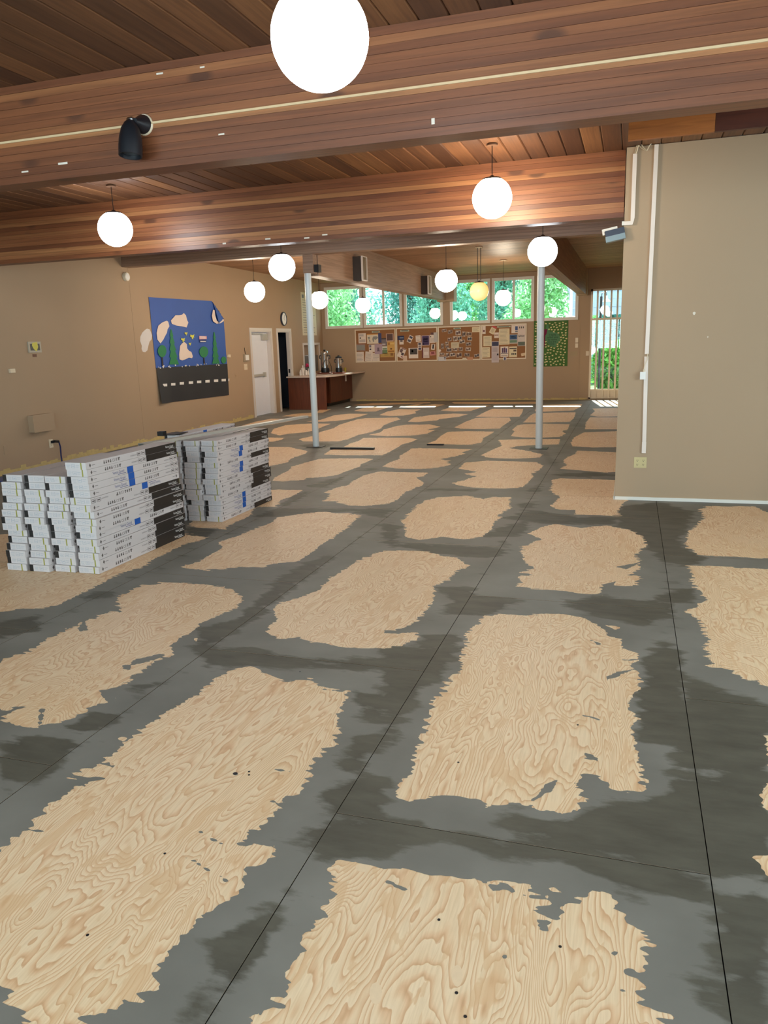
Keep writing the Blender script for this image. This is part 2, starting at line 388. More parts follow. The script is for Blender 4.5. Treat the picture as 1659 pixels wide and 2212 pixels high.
def put(name, me, parent=None):
    o = bpy.data.objects.new(name, me); COL.objects.link(o)
    if parent is not None: o.parent = parent
    return o
def empty(name, loc=(0, 0, 0)):
    """a thing's root at its base; children are made in world space and re-based by adopt()"""
    o = bpy.data.objects.new(name, None); COL.objects.link(o); o.location = loc; o.empty_display_size = 0.1
    return o
def adopt(root, *obs):
    for o in obs:
        o.parent = root
        o.matrix_parent_inverse = Matrix.Translation(-Vector(root.location))
def sub(part, *obs_):
    for o in obs_: o.parent = part
def tag(o, label=None, cat=None, group=None, kind=None):
    if label: o['label'] = label
    if cat: o['category'] = cat
    if group: o['group'] = group
    if kind: o['kind'] = kind
    return o
def text_mesh(body, size, mat, align='LEFT'):
    cu = bpy.data.curves.new('t', 'FONT'); cu.body = body; cu.size = size; cu.align_x = align; cu.resolution_u = 2
    o = bpy.data.objects.new('t', cu); COL.objects.link(o)
    dg = bpy.context.evaluated_depsgraph_get()
    me = bpy.data.meshes.new_from_object(o.evaluated_get(dg))
    bpy.data.objects.remove(o); bpy.data.curves.remove(cu)
    me.materials.clear(); me.materials.append(mat)
    return me
def text_into(mb, F, body, u, v, size, d, mi=0, align='LEFT', flip=False, sx=1.0):
    me = text_mesh(body, size, ink_black, align)
    s = -1 if flip else 1
    vs_ = [F.pt(u+s*p.co.x*sx, v+s*p.co.y, d) for p in me.vertices]
    mb.add(vs_, [tuple(p.vertices) for p in me.polygons], mi)
    bpy.data.meshes.remove(me)

# ================================================================== FLOOR
def vnoise(x, y, seed=0):
    xi = np.floor(x).astype(np.int64); yi = np.floor(y).astype(np.int64)
    xf = x-xi; yf = y-yi
    def h(a, b):
        n = (a*374761393+b*668265263+seed*1442695041) & 0xffffffff
        n = ((n ^ (n >> 13))*1274126177) & 0xffffffff
        return ((n ^ (n >> 16)) & 0xffff)/65535.0
    u = xf*xf*(3-2*xf); v = yf*yf*(3-2*yf)
    return (h(xi, yi)*(1-u)+h(xi+1, yi)*u)*(1-v)+(h(xi, yi+1)*(1-u)+h(xi+1, yi+1)*u)*v-0.5
def sdf_poly(P, poly):
    d = np.full(len(P), 1e9); inside = np.zeros(len(P), bool)
    n = len(poly)
    for i in range(n):
        a = poly[i]; b_ = poly[(i+1) % n]; e_ = b_-a; w = P-a
        t_ = np.clip((w @ e_)/max(e_ @ e_, 1e-12), 0, 1)
        q = w-t_[:, None]*e_; d = np.minimum(d, (q*q).sum(1))
        c1 = (a[1] > P[:, 1]) != (b_[1] > P[:, 1])
        if abs(e_[1]) > 1e-9:
            inside ^= c1 & (P[:, 0] < e_[0]*(P[:, 1]-a[1])/e_[1]+a[0])
    return np.where(inside, -1, 1)*np.sqrt(d)
# outlines of the bare plywood islands, as pixels of four enlargements (x0, y0, scale)
Z1 = (0, 1400, 2.0); Z2 = (830, 1400, 2.001); Z3 = (0, 1080, 2.0); Z4 = (830, 1080, 2.001); Z5 = (500, 850, 3.858); Z6 = (900, 850, 3.687); ZF = (0, 0, 1)
def W(*segs):
    out = []
    for z, pts in segs:
        for x, y in pts:
            q = floor_pt(z[0]+x/z[2], z[1]+y/z[2]); out.append(q[:2])
    return np.array(out)
PATCH = [
 W((Z1, [(1010,95),(1080,80),(1140,105),(1230,145),(1340,135),(1400,175),(1505,190),(1500,240),(1460,290),(1465,370),(1430,420),(1380,460),(1330,560),(1290,620),(1215,655),(1190,700),(1150,745),(1090,790),(1040,845),(1060,855),(1185,855),(1165,920),(1060,960),(1040,1050),(960,1110),(860,1165),(800,1240),(740,1310),(690,1400),(655,1470),(600,1510),(480,1570),(380,1610),(160,1622),(40,1530),(35,1480),(0,1455),(-150,1400),(-260,1250),(-200,1010),(0,865),(110,780),(240,660),(330,600),(440,562),(290,557),(380,520),(430,495),(470,470),(540,410),(620,350),(700,290),(760,250),(840,210),(900,160),(940,125)])),
 W((Z3, [(590,375),(700,357),(790,355),(880,365),(960,375),(1020,395),(1047,425),(1035,460),(960,495),(870,530),(830,570),(780,595),(740,630),(750,665),(690,690),(600,745),(540,790),(500,840),(480,860),(380,900),(320,940),(260,960),(160,980),(80,975),(20,955),(10,935),(90,900),(0,915),(-60,880),(-100,790),(0,705),(60,670),(130,650),(190,610),(250,580),(320,550),(350,525),(400,515),(430,495),(530,480),(500,450),(510,420),(550,395)])),
 W((Z3, [(790,290),(860,265),(920,230),(960,210),(940,185),(1010,160),(1100,125),(1170,100),(1200,75),(1300,60),(1400,50),(1450,60),(1500,58),(1560,65),(1530,90),(1500,120),(1470,140),(1440,165),(1390,190),(1350,225),(1290,265),(1180,275),(1130,293),(1040,292),(960,300),(900,303),(840,297)])),
 W((Z3, [(-300,450),(0,485),(100,470),(200,465),(260,450),(340,410),(420,370),(470,345),(540,310),(620,290),(660,260),(720,230),(800,190),(890,170),(880,155),(820,150),(600,120),(0,150),(-400,300)])),
 W((Z3, [(820,115),(900,120),(970,125),(1000,105),(1080,70)]), (Z5, [(200,945),(380,945),(400,890),(470,870),(540,840),(580,815),(610,800),(480,803),(360,800),(100,800),(-300,900)])),
 W((ZF, [(575,1365),(600,1335),(590,1317),(607,1302),(645,1292),(685,1275),(720,1245),(750,1227),(770,1212),(800,1200),(825,1190),(860,1189),(920,1190),(955,1200),(985,1203),(1015,1222),(985,1235),(970,1252),(940,1267),(940,1290),(925,1315),(897,1345),(860,1360),(830,1364),(902,1366),(902,1380),(865,1395),(830,1400),(780,1400),(725,1395),(675,1387),(645,1375),(605,1380)])),
 W((ZF, [(1045,1332),(1080,1327),(1120,1330),(1170,1327),(1210,1327),(1250,1332),(1280,1345),(1310,1362),(1312,1375),(1340,1380),(1345,1400),(1375,1410),(1377,1425),(1360,1440),(1382,1452),(1386,1480),(1365,1510),(1357,1530),(1382,1552),(1365,1572),(1375,1610),(1385,1660),(1397,1695),(1380,1707),(1330,1710),(1320,1692),(1280,1672),(1257,1670),(1255,1730),(1245,1750),(1215,1752),(1130,1742),(1050,1742),(1045,1725),(980,1720),(930,1720),(885,1732),(855,1720),(860,1695),(895,1665),(900,1620),(925,1565),(935,1520),(965,1475),(990,1455),(1000,1410),(1002,1390),(1010,1365),(1030,1345)])),
 W((ZF, [(1140,1152),(1175,1137),(1200,1132),(1255,1140),(1310,1135),(1360,1145),(1390,1160),(1395,1180),(1375,1200),(1382,1210),(1380,1230),(1360,1242),(1382,1247),(1375,1262),(1350,1267),(1300,1265),(1297,1285),(1260,1282),(1200,1275),(1155,1272),(1115,1267),(1130,1255),(1110,1247),(1150,1242),(1125,1237),(1155,1227),(1130,1210),(1127,1180),(1170,1165)])),
 W((ZF, [(865,1127),(885,1110),(900,1093),(919,1080.5),(949,1074),(1008,1071),(1046,1078),(1063,1074),(1103,1074),(1101,1089),(1105,1097),(1076,1113),(1084,1118),(1071,1125),(1060,1145),(1040,1160),(1000,1165),(955,1160),(905,1167),(875,1160),(877,1140)])),
 W((ZF, [(1485,1222),(1530,1222),(1660,1230),(1760,1240),(1800,1480),(1659,1485),(1610,1465),(1560,1440),(1530,1447),(1530,1425),(1525,1380),(1520,1360),(1505,1335),(1475,1320),(1500,1312),(1527,1295),(1495,1260),(1497,1240)])),
 W((ZF, [(1510,1100),(1530,1094),(1630,1094),(1660,1108),(1720,1110),(1740,1205),(1655,1207),(1580,1202),(1510,1200),(1480,1177),(1490,1145),(1520,1120)])),
 W((ZF, [(1632,1852),(1660,1845),(1720,1840),(1730,1920),(1657,1895)])),
 W((ZF, [(1650,1585),(1700,1570),(1750,1700),(1700,1780),(1650,1745),(1643,1715),(1670,1680)])),
 W((ZF, [(735,1857),(780,1865),(829,1880),(870,1867),(920,1882),(995,1892),(1050,1905),(1100,1897),(1130,1910),(1130,1930),(1175,1945),(1165,1970),(1175,2002),(1200,1982),(1280,1925),(1310,1937),(1350,1975),(1395,2030),(1385,2095),(1360,2100),(1390,2125),(1380,2140),(1410,2155),(1395,2170),(1430,2195),(1450,2215),(1470,2300),(1300,2600),(700,2700),(430,2500),(550,2211),(595,2170),(625,2110),(650,2040),(690,1990),(720,1935),(710,1882)])),
 # middle distance
 W((Z5, [(345,730),(360,700),(480,640),(500,610),(640,570),(730,545),(900,540),(1100,540),(1185,545),(1130,570),(1080,590),(1070,610),(980,640),(880,680),(780,695),(630,705),(610,722),(500,725),(430,735)])),
 W((Z5, [(770,825),(860,790),(980,760),(1000,735),(1110,680),(1230,650),(1400,655),(1640,660),(1600,690),(1540,700),(1600,740),(1605,760),(1530,790),(1440,830),(1400,870),(1330,915),(1240,925),(1110,938),(1000,935),(900,910),(850,900),(760,895),(800,870),(820,835)])),
 W((Z5, [(330,445),(480,445),(540,460),(640,480),(600,510),(530,530),(490,545),(470,575),(400,590),(340,600),(200,620),(150,450)])),
 W((Z5, [(560,380),(700,350),(740,320),(850,290),(900,260),(1050,215),(1120,205),(1250,203),(1380,200),(1410,215),(1330,240),(1270,265),(1240,295),(1160,325),(1060,345),(960,385),(880,400),(700,400),(600,400)])),
 W((Z5, [(330,330),(350,295),(450,265),(560,255),(700,250),(830,252),(780,270),(730,290),(690,310),(600,325),(480,335),(400,350)])),
 W((Z5, [(200,365),(440,370),(420,385),(340,402),(200,402)])),
 W((Z5, [(800,510),(770,505),(830,470),(940,445),(980,420),(1060,395),(1100,370),(1300,368),(1480,370),(1550,380),(1500,405),(1420,425),(1400,440),(1330,480),(1260,515),(1100,515),(950,515)])),
 W((Z5, [(1260,610),(1300,580),(1400,545),(1400,520),(1470,480),(1500,458),(1600,455)]), (Z6, [(0,435),(300,440),(440,445),(360,470),(390,480),(310,500),(180,525),(270,535),(240,550),(280,565),(200,585),(100,598),(0,602)]), (Z5, [(1400,627)])),
 W((Z5, [(1140,345),(1240,325),(1270,300),(1380,270),(1460,260),(1580,258)]), (Z6, [(0,250),(100,245),(190,265),(80,290),(150,290),(80,320),(0,332)]), (Z5, [(1500,350),(1300,357)])),
 W((Z5, [(1470,235),(1520,200),(1600,185)]), (Z6, [(0,190),(120,170),(300,160),(410,165),(340,185),(180,205),(160,215),(0,228)])),
 W((Z5, [(620,235),(740,220),(860,180),(980,168),(1140,170),(1080,190),(980,215),(880,228),(760,235)])),
 W((Z5, [(1230,180),(1300,150),(1400,130),(1580,133),(1530,150),(1540,165),(1430,185),(1320,188)])),
 W((Z5, [(1020,145),(1100,120),(1250,108),(1330,108),(1280,125),(1200,150),(1100,152)])),
 W((Z5, [(420,190),(520,170),(680,160),(680,190),(550,192)])),
 W((Z5, [(700,162),(740,132),(835,130),(760,160)])),
 W((Z5, [(1420,115),(1500,95),(1600,82)]), (Z6, [(0,98),(140,85),(230,88),(150,108),(0,117)]), (Z5, [(1500,122)])),
 W((Z5, [(80,270),(200,235),(330,210),(550,210),(500,230),(330,260),(150,285)])),
 W((Z5, [(1000,97),(1180,80),(1659,74),(1659,79),(1400,90),(1100,102)])),
 W((Z6, [(290,715),(380,690),(470,660),(380,640),(480,625),(400,610),(330,600),(390,550),(560,535),(750,540),(950,545),(1010,575),(980,610),(920,640),(930,660),(880,720),(820,750),(700,758),(540,755),(370,740)])),
 W((Z6, [(600,450),(680,415),(650,370),(800,365),(1145,362),(1130,405),(960,410),(800,420),(740,435),(850,450),(960,475),(1010,490),(980,510),(800,520),(660,518),(560,510),(515,490)])),
 W((Z6, [(1160,545),(1190,510),(1260,485),(1280,455),(1400,460),(1590,468),(1760,468),(1760,625),(1590,625),(1500,630),(1300,612),(1140,600),(1200,570)])),
 W((Z6, [(1060,770),(1085,720),(1070,690),(1140,675),(1300,680),(1450,685),(1585,690),(1700,700),(1690,850),(1640,880),(1600,940),(1640,975),(1400,970),(1260,965),(1270,930),(1130,925),(1060,895),(1110,860),(1130,820)])),
 W((Z6, [(80,400),(150,375),(190,340),(250,305),(400,300),(620,303),(570,335),(530,355),(520,390),(420,410),(250,405)])),
 W((Z6, [(300,270),(390,225),(470,195),(600,190),(740,192),(750,215),(700,250),(660,280),(500,283),(350,280)])),
 W((Z6, [(750,340),(780,300),(760,290),(800,255),(850,245),(1000,240),(1220,245),(1200,290),(1160,300),(1190,320),(1140,345),(1000,352),(850,350)])),
 W((Z6, [(1230,395),(1250,350),(1330,310),(1590,300),(1760,300),(1760,425),(1400,430),(1240,420)])),
 W((Z6, [(850,230),(900,180),(930,160),(1100,152),(1270,150),(1250,200),(1220,225),(1000,232)])),
 W((Z6, [(1340,285),(1350,230),(1380,190),(1600,190),(1740,190),(1740,285)])),
 W((Z6, [(1380,175),(1420,140),(1400,120),(1605,115),(1740,115),(1740,180),(1450,185)])),
 W((Z6, [(470,185),(560,140),(600,122),(850,122),(840,155),(820,185),(650,188)])),
 W((Z6, [(190,135),(290,105),(600,95),(520,110),(430,140),(300,143)])),
 W((Z6, [(1005,90),(1200,85),(1320,85),(1300,110),(1250,135),(1010,145),(940,140),(960,100)])),
 W((Z6, [(1420,60),(1605,58),(1740,58),(1740,105),(1480,100)])),
 W((Z6, [(280,70),(950,66),(950,82),(500,85),(300,80)])),
]
ISLES = [  # compound smeared inside the bare islands
 W((Z3, [(430,825),(470,815),(545,800),(540,838),(500,850),(470,882)])), W((Z3, [(580,690),(690,665),(720,672),(620,705),(560,715)])), W((Z3, [(335,560),(362,520),(383,562),(350,568)])),
 W((Z3, [(165,975),(172,895),(190,905),(182,965)])), W((Z3, [(530,715),(570,712),(560,735),(535,735)])),
 W((Z1, [(800,1240),(860,1190),(930,1180),(880,1250),(760,1310),(680,1420),(660,1430),(720,1330)])), W((Z1, [(1005,540),(1015,533),(1027,540),(1018,550)])),
 W((Z1, [(800,905),(830,915),(1015,1025),(1000,1022),(880,950)])), W((Z1, [(1120,640),(1195,668),(1180,672)])),
 W((Z1, [(1180,520),(1310,548),(1240,535),(1190,530)])), W((Z1, [(840,785),(860,790),(955,845),(930,835)])), W((Z1, [(430,497),(530,538),(500,520),(470,495)])), W((Z1, [(105,780),(240,808),(160,790)])),
 W((Z2, [(865,450),(920,470),(925,490),(870,475)])), W((Z2, [(960,125),(1000,105),(1070,95),(1010,120),(965,140)])), W((Z2, [(640,660),(700,590),(745,568),(740,595),(690,640)])),
 W((Z2, [(855,290),(945,315),(900,300)])), W((Z2, [(0,995),(60,1020),(125,1050),(100,1055),(20,1020)])), W((Z2, [(440,1020),(520,1020),(590,1060),(540,1050),(470,1045)])),
 W((Z2, [(500,1340),(525,1322),(525,1350)])), W((Z2, [(970,1320),(1010,1308),(990,1330)])), W((Z2, [(1010,1485),(1060,1450),(1030,1480)])), W((Z2, [(1100,575),(1125,578),(1120,588),(1100,587)])),
 W((Z4, [(890,605),(940,620),(925,628)])), W((Z4, [(0,565),(145,568),(60,578),(0,575)])), W((Z4, [(940,368),(1000,352),(985,378),(945,378)])), W((Z4, [(1000,290),(1105,270),(1050,300)])), W((Z4, [(1020,690),(1090,690),(1060,695)])),
]
HOLES = [  # bare specks left inside the compound
 W((Z1, [(505,390),(530,380),(560,392),(530,403)])), W((Z4, [(955,540),(1030,550),(1000,562)])), W((Z2, [(715,1040),(735,1038),(765,1058),(730,1055)])), W((Z3, [(838,598),(855,596),(848,612)])),
]
DAMP = [
 W((Z1, [(880,10),(1100,5),(1260,50),(1100,60),(870,45)])), W((Z1, [(300,340),(420,280),(530,285),(480,330),(330,375)])), W((Z1, [(0,400),(180,385),(370,410),(240,480),(230,550),(60,570),(0,590),(40,500)])),
 W((Z1, [(570,165),(710,140),(700,160),(590,185)])), W((Z1, [(1530,190),(1659,200),(1659,330),(1560,280)])), W((Z1, [(1470,520),(1540,390),(1659,360),(1600,480),(1530,560)])), W((Z1, [(1390,640),(1480,560),(1659,570),(1659,770),(1500,730),(1420,720)])),
 W((Z1, [(1280,800),(1480,730),(1659,760),(1659,890),(1400,900),(1360,850)])), W((Z1, [(940,1280),(1010,1200),(1170,1190),(1160,1260),(1060,1420),(900,1580),(820,1570),(900,1420)])),
 W((Z2, [(0,0),(330,0),(270,90),(140,210),(60,300),(0,280)])), W((Z2, [(0,300),(60,340),(30,430),(0,430)])), W((Z2, [(1140,40),(1280,0),(1290,250),(1659,260),(1659,560),(1280,520),(1270,420),(1120,400),(1100,270)])),
 W((Z2, [(1310,190),(1659,250),(1659,430),(1300,400)])), W((Z2, [(900,690),(1250,640),(1230,560),(1659,540),(1659,980),(1420,980),(1090,920),(900,880),(700,830),(480,770),(560,730),(820,750)])),
 W((Z2, [(0,745),(150,750),(160,840),(0,860)])), W((Z2, [(250,800),(600,835),(1060,920),(1410,980),(1440,1150),(1300,1060),(1060,1060),(800,930),(400,880)])), W((Z2, [(1440,1150),(1659,1000),(1659,1625),(1500,1620),(1450,1350)])), W((Z2, [(1370,1420),(1460,1340),(1490,1620),(1400,1560)])),
 W((Z4, [(790,455),(900,420),(1240,445),(1250,500),(1120,540),(900,495)])), W((Z4, [(370,400),(560,430),(540,470),(400,500),(250,500),(300,440)])), W((Z4, [(250,380),(380,380),(370,440),(300,440)])), W((Z4, [(1020,30),(1180,10),(1330,50),(1270,200),(1380,250),(1350,280),(1210,270),(1150,210),(1010,100)])),
 W((Z4, [(520,80),(700,55),(840,75),(1010,75),(1000,105),(700,100)])), W((Z4, [(170,590),(330,570),(300,620),(180,640)])), W((Z4, [(0,690),(290,640),(260,760),(100,830),(0,830)])), W((Z4, [(1130,720),(1240,600),(1280,760),(1150,790)])), W((Z4, [(1170,420),(1330,380),(1310,440),(1180,440)])),
 W((Z4, [(0,190),(420,200),(540,220),(480,250),(300,240),(100,210)])), W((Z4, [(0,100),(60,110),(40,190),(0,190)])), W((Z4, [(500,120),(620,90),(600,150),(420,160)])), W((Z4, [(1320,780),(1659,890),(1659,1000),(1310,1000)])),
 W((Z3, [(0,530),(160,500),(180,560),(0,590)])), W((Z3, [(340,410),(490,395),(470,415),(380,430)])), W((Z3, [(880,550),(1060,520),(960,600),(880,690),(840,640)])), W((Z3, [(870,650),(1100,640),(1300,690),(1659,690),(1659,740),(1300,720),(900,710)])), W((Z3, [(1220,330),(1330,270),(1440,240),(1320,340),(1230,400),(1100,520),(1020,530)])),
 W((Z3, [(820,120),(950,130),(860,170),(800,160)])), W((Z5, [(640,770),(900,700),(960,690),(800,780),(650,780)])), W((Z5, [(380,935),(560,840),(640,820),(560,880),(430,945)])), W((Z5, [(200,1030),(380,960),(1370,965),(1240,1030),(1000,980)])), W((Z5, [(1040,640),(1180,625),(1210,640)])),
 W((Z5, [(590,430),(780,410),(850,430),(760,460),(620,460)])), W((Z6, [(700,990),(960,930),(1200,985),(1000,1010)])), W((Z6, [(1030,650),(1400,630),(1580,650),(1380,665)])), W((Z6, [(80,762),(500,765),(500,775),(80,775)])), W((Z6, [(880,780),(980,735),(940,795)])), W((Z6, [(810,885),(920,860),(890,930)])),
]
X0 = -2.15223204; SW = 1.22; SL = 2.43; GAP = 0.0018
KMIN, KMAX = -6, 5       # columns of sheets
YMIN, YMAX = -2.8, 20.9
XMAX = 4.0
def patch_field(x, y):
    P = np.stack([x, y], 1)
    f_ = np.full(len(P), 9.0)
    def acc(polys, comb, margin=0.45):
        nonlocal f_
        for q in polys:
            lo = q.min(0)-margin; hi = q.max(0)+margin
            k = np.where((P[:, 0] > lo[0]) & (P[:, 0] < hi[0]) & (P[:, 1] > lo[1]) & (P[:, 1] < hi[1]))[0]
            if len(k): f_[k] = comb(f_[k], sdf_poly(P[k], q))
    acc(PATCH, np.minimum)
    amp = 0.35+1.1*np.clip(vnoise(x*1.7, y*1.7, 5)+0.35, 0, 1)
    near = np.clip(1.25-y/22.0, 0.55, 1.0)
    streak = vnoise(x*9, y*60, 1)*0.055+vnoise(x*22, y*140, 2)*0.032
    fine = vnoise(x*40, y*40, 3)*0.022+vnoise(x*90, y*90, 4)*0.014
    f_ = f_+(streak+fine)*amp*near
    g_ = f_.copy(); f_ = np.full(len(P), 9.0)
    acc(ISLES, np.minimum, 0.1); isl = f_+vnoise(x*50, y*90, 8)*0.018
    f_ = np.full(len(P), 9.0)
    acc(HOLES, np.minimum, 0.1); hol = f_+vnoise(x*60, y*60, 9)*0.012
    g_ = np.maximum(g_, -isl)
    return np.minimum(g_, hol)
CASES = {}
# corners 0:(0,0) 1:(1,0) 2:(1,1) 3:(0,1); edge i between corner i and i+1
for c in range(1, 15):
    ins = [bool(c >> i & 1) for i in range(4)]; poly = []
    for i in range(4):
        if ins[i]: poly.append(('c', i))
        if ins[i] != ins[(i+1) % 4]: poly.append(('e', i))
    CASES[c] = poly
CO = np.array([(0, 0), (1, 0), (1, 1), (0, 1)], float)
def compound_for(xa, xb, ya, yb, cell, blk, out):
    nx = max(blk, int(math.ceil((xb-xa)/cell/blk))*blk); ny = max(blk, int(math.ceil((yb-ya)/cell/blk))*blk)
    xs = np.linspace(xa, xb, nx+1); ys = np.linspace(ya, yb, ny+1)
    X, Y = np.meshgrid(xs, ys); ph = patch_field(X.ravel(), Y.ravel()).reshape(X.shape)
    dx, dy = xs[1]-xs[0], ys[1]-ys[0]
    i_ = ph > 0
    code = i_[:-1, :-1]*1+i_[:-1, 1:]*2+i_[1:, 1:]*4+i_[1:, :-1]*8
    full = code == 15
    bf = full.reshape(ny//blk, blk, nx//blk, blk).all(axis=(1, 3))
    J, I = np.where(bf)
    base = np.stack([xs[I*blk], ys[J*blk]], 1)
    if len(I): out.append((base[:, None, :]+CO[None]*np.array([dx*blk, dy*blk])))
    rest = full & ~np.kron(bf, np.ones((blk, blk), bool))
    J, I = np.where(rest)
    if len(I): out.append(np.stack([xs[I], ys[J]], 1)[:, None, :]+CO[None]*np.array([dx, dy]))
    for c, poly in CASES.items():
        J, I = np.where(code == c)
        if not len(I): continue
        cv = np.stack([ph[J, I], ph[J, I+1], ph[J+1, I+1], ph[J+1, I]], 1)
        b0 = np.stack([xs[I], ys[J]], 1); pts = []
        for kind, i in poly:
            if kind == 'c': q = np.repeat(CO[i][None], len(I), 0)
            else:
                j = (i+1) % 4; tt = cv[:, i]/(cv[:, i]-cv[:, j]); q = CO[i]+(CO[j]-CO[i])*tt[:, None]
            pts.append(b0+q*np.array([dx, dy]))
        out.append(np.stack(pts, 1))

floor = MB().box(-8.9, XMAX+0.15, YMIN, YMAX+0.1, -0.12, -0.020).build('floor', subfloor)
tag(floor, 'plywood subfloor with grey patched joints across the whole room', 'floor', kind='structure')
full_sheet = {}
comp = []
for k in range(KMIN, KMAX):
    xa, xb = X0+SW*k, X0+SW*(k+1)
    if xa > XMAX: continue
    off = 2.225 if k % 2 else 3.45
    n0 = int(math.floor((YMIN-off)/SL))
    for n in range(n0, 12):
        ya, yb = off+SL*n, off+SL*(n+1)
        if yb < YMIN or ya > YMAX: continue
        a, b2, c, d = xa+GAP, min(xb, XMAX)-GAP, max(ya, YMIN)+GAP, min(yb, YMAX)-GAP
        a = max(a, -8.75)
        # the part of the sheet that lies beyond the partition wall's corner is cut to it
        parts = []
        if b2 > -0.10 and d > BLKY+0.12:
            if c < BLKY+0.12: parts.append((a, b2, c, BLKY+0.12-GAP))
            if a < -0.10: parts.append((a, -0.10, max(c, BLKY+0.12), d))
        else: parts.append((a, b2, c, d))
        for (pa, pb, pc, pd) in parts:
            if pd-pc < 0.03 or pb-pa < 0.03: continue
            key = (round(pb-pa, 3), round(pd-pc, 3))
            if key not in full_sheet:
                hx, hy = (pb-pa)/2, (pd-pc)/2
                mb = MB().box(-hx, hx, -hy, hy, -0.018, 0.0); mb.m = [1, 0, 1, 1, 1, 1]
                full_sheet[key] = mb.mesh('plywood_sheet', [plywood, subfloor])
            s_ = put('plywood_sheet', full_sheet[key], floor); s_.location = ((pa+pb)/2, (pc+pd)/2, 0)
            ym = max(pc, 0.8); vis = pd > 0.9 and pb > -9
            if not vis: cell, blk = 0.04, 2
            elif ym < 4.0: cell, blk = 0.007, 8
            elif ym < 7: cell, blk = 0.012, 5
            elif ym < 12: cell, blk = 0.02, 4
            else: cell, blk = 0.03, 2
            compound_for(pa, pb, pc, pd, cell, blk, comp)
vs_all = []; faces = []; starts = []; o = 0; loops = []
tot = []; 
for arr in comp:
    n, kk, _ = arr.shape
    vs_all.append(arr.reshape(-1, 2)); tot.append(np.full(n, kk))
V2 = np.concatenate(vs_all); counts = np.concatenate(tot)
cme = bpy.data.meshes.new('patching_compound')
cme.vertices.add(len(V2)); cme.vertices.foreach_set('co', np.concatenate([V2, np.full((len(V2), 1), 0.0005)], 1).astype(np.float32).ravel())
cme.loops.add(len(V2)); cme.loops.foreach_set('vertex_index', np.arange(len(V2), dtype=np.int32))
cme.polygons.add(len(counts)); cme.polygons.foreach_set('loop_start', np.concatenate([[0], np.cumsum(counts)[:-1]]).astype(np.int32))
cme.polygons.foreach_set('loop_total', counts.astype(np.int32))
damp = np.zeros(len(V2))
for q in DAMP:
    lo = q.min(0)-0.3; hi = q.max(0)+0.3
    k = np.where((V2[:, 0] > lo[0]) & (V2[:, 0] < hi[0]) & (V2[:, 1] > lo[1]) & (V2[:, 1] < hi[1]))[0]
    if len(k):
        s_ = sdf_poly(V2[k], q); sc2 = 0.05+0.006*V2[k, 1].mean()
        damp[k] = np.maximum(damp[k], 1/(1+np.exp(np.clip(s_/sc2*1.6, -30, 30))))
jt = np.minimum(np.abs((V2[:, 0]-X0+SW/2) % SW-SW/2), 1)
damp = np.maximum(damp, 0.30*np.exp(-(jt/0.10)**2))
at_ = cme.attributes.new('damp', 'FLOAT', 'POINT'); at_.data.foreach_set('value', damp.astype(np.float32))
cme.materials.append(compound); cme.update(calc_edges=True); cme.validate()
co = put('patching_compound', cme, floor)
tag(co, 'grey cement patching compound with dark damp stains along the plywood joints', kind='stuff')

plug_mat = simple('plug_veneer', (230, 200, 164), 0.5, var=0.06, scale=60)
for (px, py, w, h) in ((988, 2108, 12, 24), (784, 1874, 16, 10), (812, 2146, 14, 24), (1105, 1905, 14, 9)):
    pts = [floor_pt(px+w*math.cos(a_)*(1 if abs(math.cos(a_)) > .3 else .8), py+h*math.sin(a_))[:2] for a_ in np.linspace(0, 2*math.pi, 13)[:-1]]
    MB().poly(Frame((0, 0, 0), (1, 0, 0), (0, 1, 0), (0, 0, 1)), [tuple(map(float, q)) for q in pts], .0001, .0003).build('wood_plug', plug_mat, floor)
for (px, py) in ((508, 1671), (648, 1451), (1210, 2045), (948, 1987), (986, 2145), (189, 2020), (1005, 2196), (538, 1674), (1248, 1566), (990, 1647), (356, 1844), (538, 1667)):
    q = floor_pt(px, py); r0 = .0045 if px != 508 else .009
    MB().lathe([(r0, .0002), (r0, .0012), (r0*.6, .0016)], 10, (q[0], q[1], 0)).build('screw_head', black_plastic, floor)
# ================================================================== WALLS
def wall(name, F, u0, u1, v0, v1, d0, d1, holes, mat):
    us = sorted({u0, u1, *[h[0] for h in holes], *[h[1] for h in holes]}); vv = sorted({v0, v1, *[h[2] for h in holes], *[h[3] for h in holes]})
    mb = MB()
    for i in range(len(us)-1):
        for j in range(len(vv)-1):
            um, vm = (us[i]+us[i+1])/2, (vv[j]+vv[j+1])/2
            if any(h[0] < um < h[1] and h[2] < vm < h[3] for h in holes): continue
            mb.slab(F, us[i], us[i+1], vv[j], vv[j+1], d0, d1)
    return tag(mb.build(name, mat), kind='structure')
D1 = (16.22, 17.30, 0.0, 1.97); D2 = (17.72, 18.50, 0.0, 1.97)
PT = (19.40, 20.55, 0.9, 1.62)
wall_left = wall('wall_left', LEFT, -2.8, 20.95, 0.0, CEIL+0.1, -0.10, 0.0, [D1, D2, PT], wall_tan)
tag(wall_left, 'tan painted side wall with doors and a paper mural', 'wall')
tag(MB().slab(LEFT, 11.62, 16.05, 0.0, CEIL-0.01, 0.0, 0.003).build('trim_4', wall_tan), 'tan wall panel behind the mural', 'wall panel', kind='structure')
WIN = []
for (xa, ya, xb, yb) in [(702, 616, 783, 709), (785, 615, 869, 706), (873, 612, 957, 704), (972, 598, 1059, 698), (1062.6, 590.8, 1154, 694.6), (1160, 591, 1250, 688)]:
    u0 = FAR.hit(xa, (ya+yb)/2)[0]; u1 = FAR.hit(xb, (ya+yb)/2)[0]
    WIN.append((u0, u1, 2.05, 3.19))
GD = (-1.04, -0.10, 0.03, 2.79)
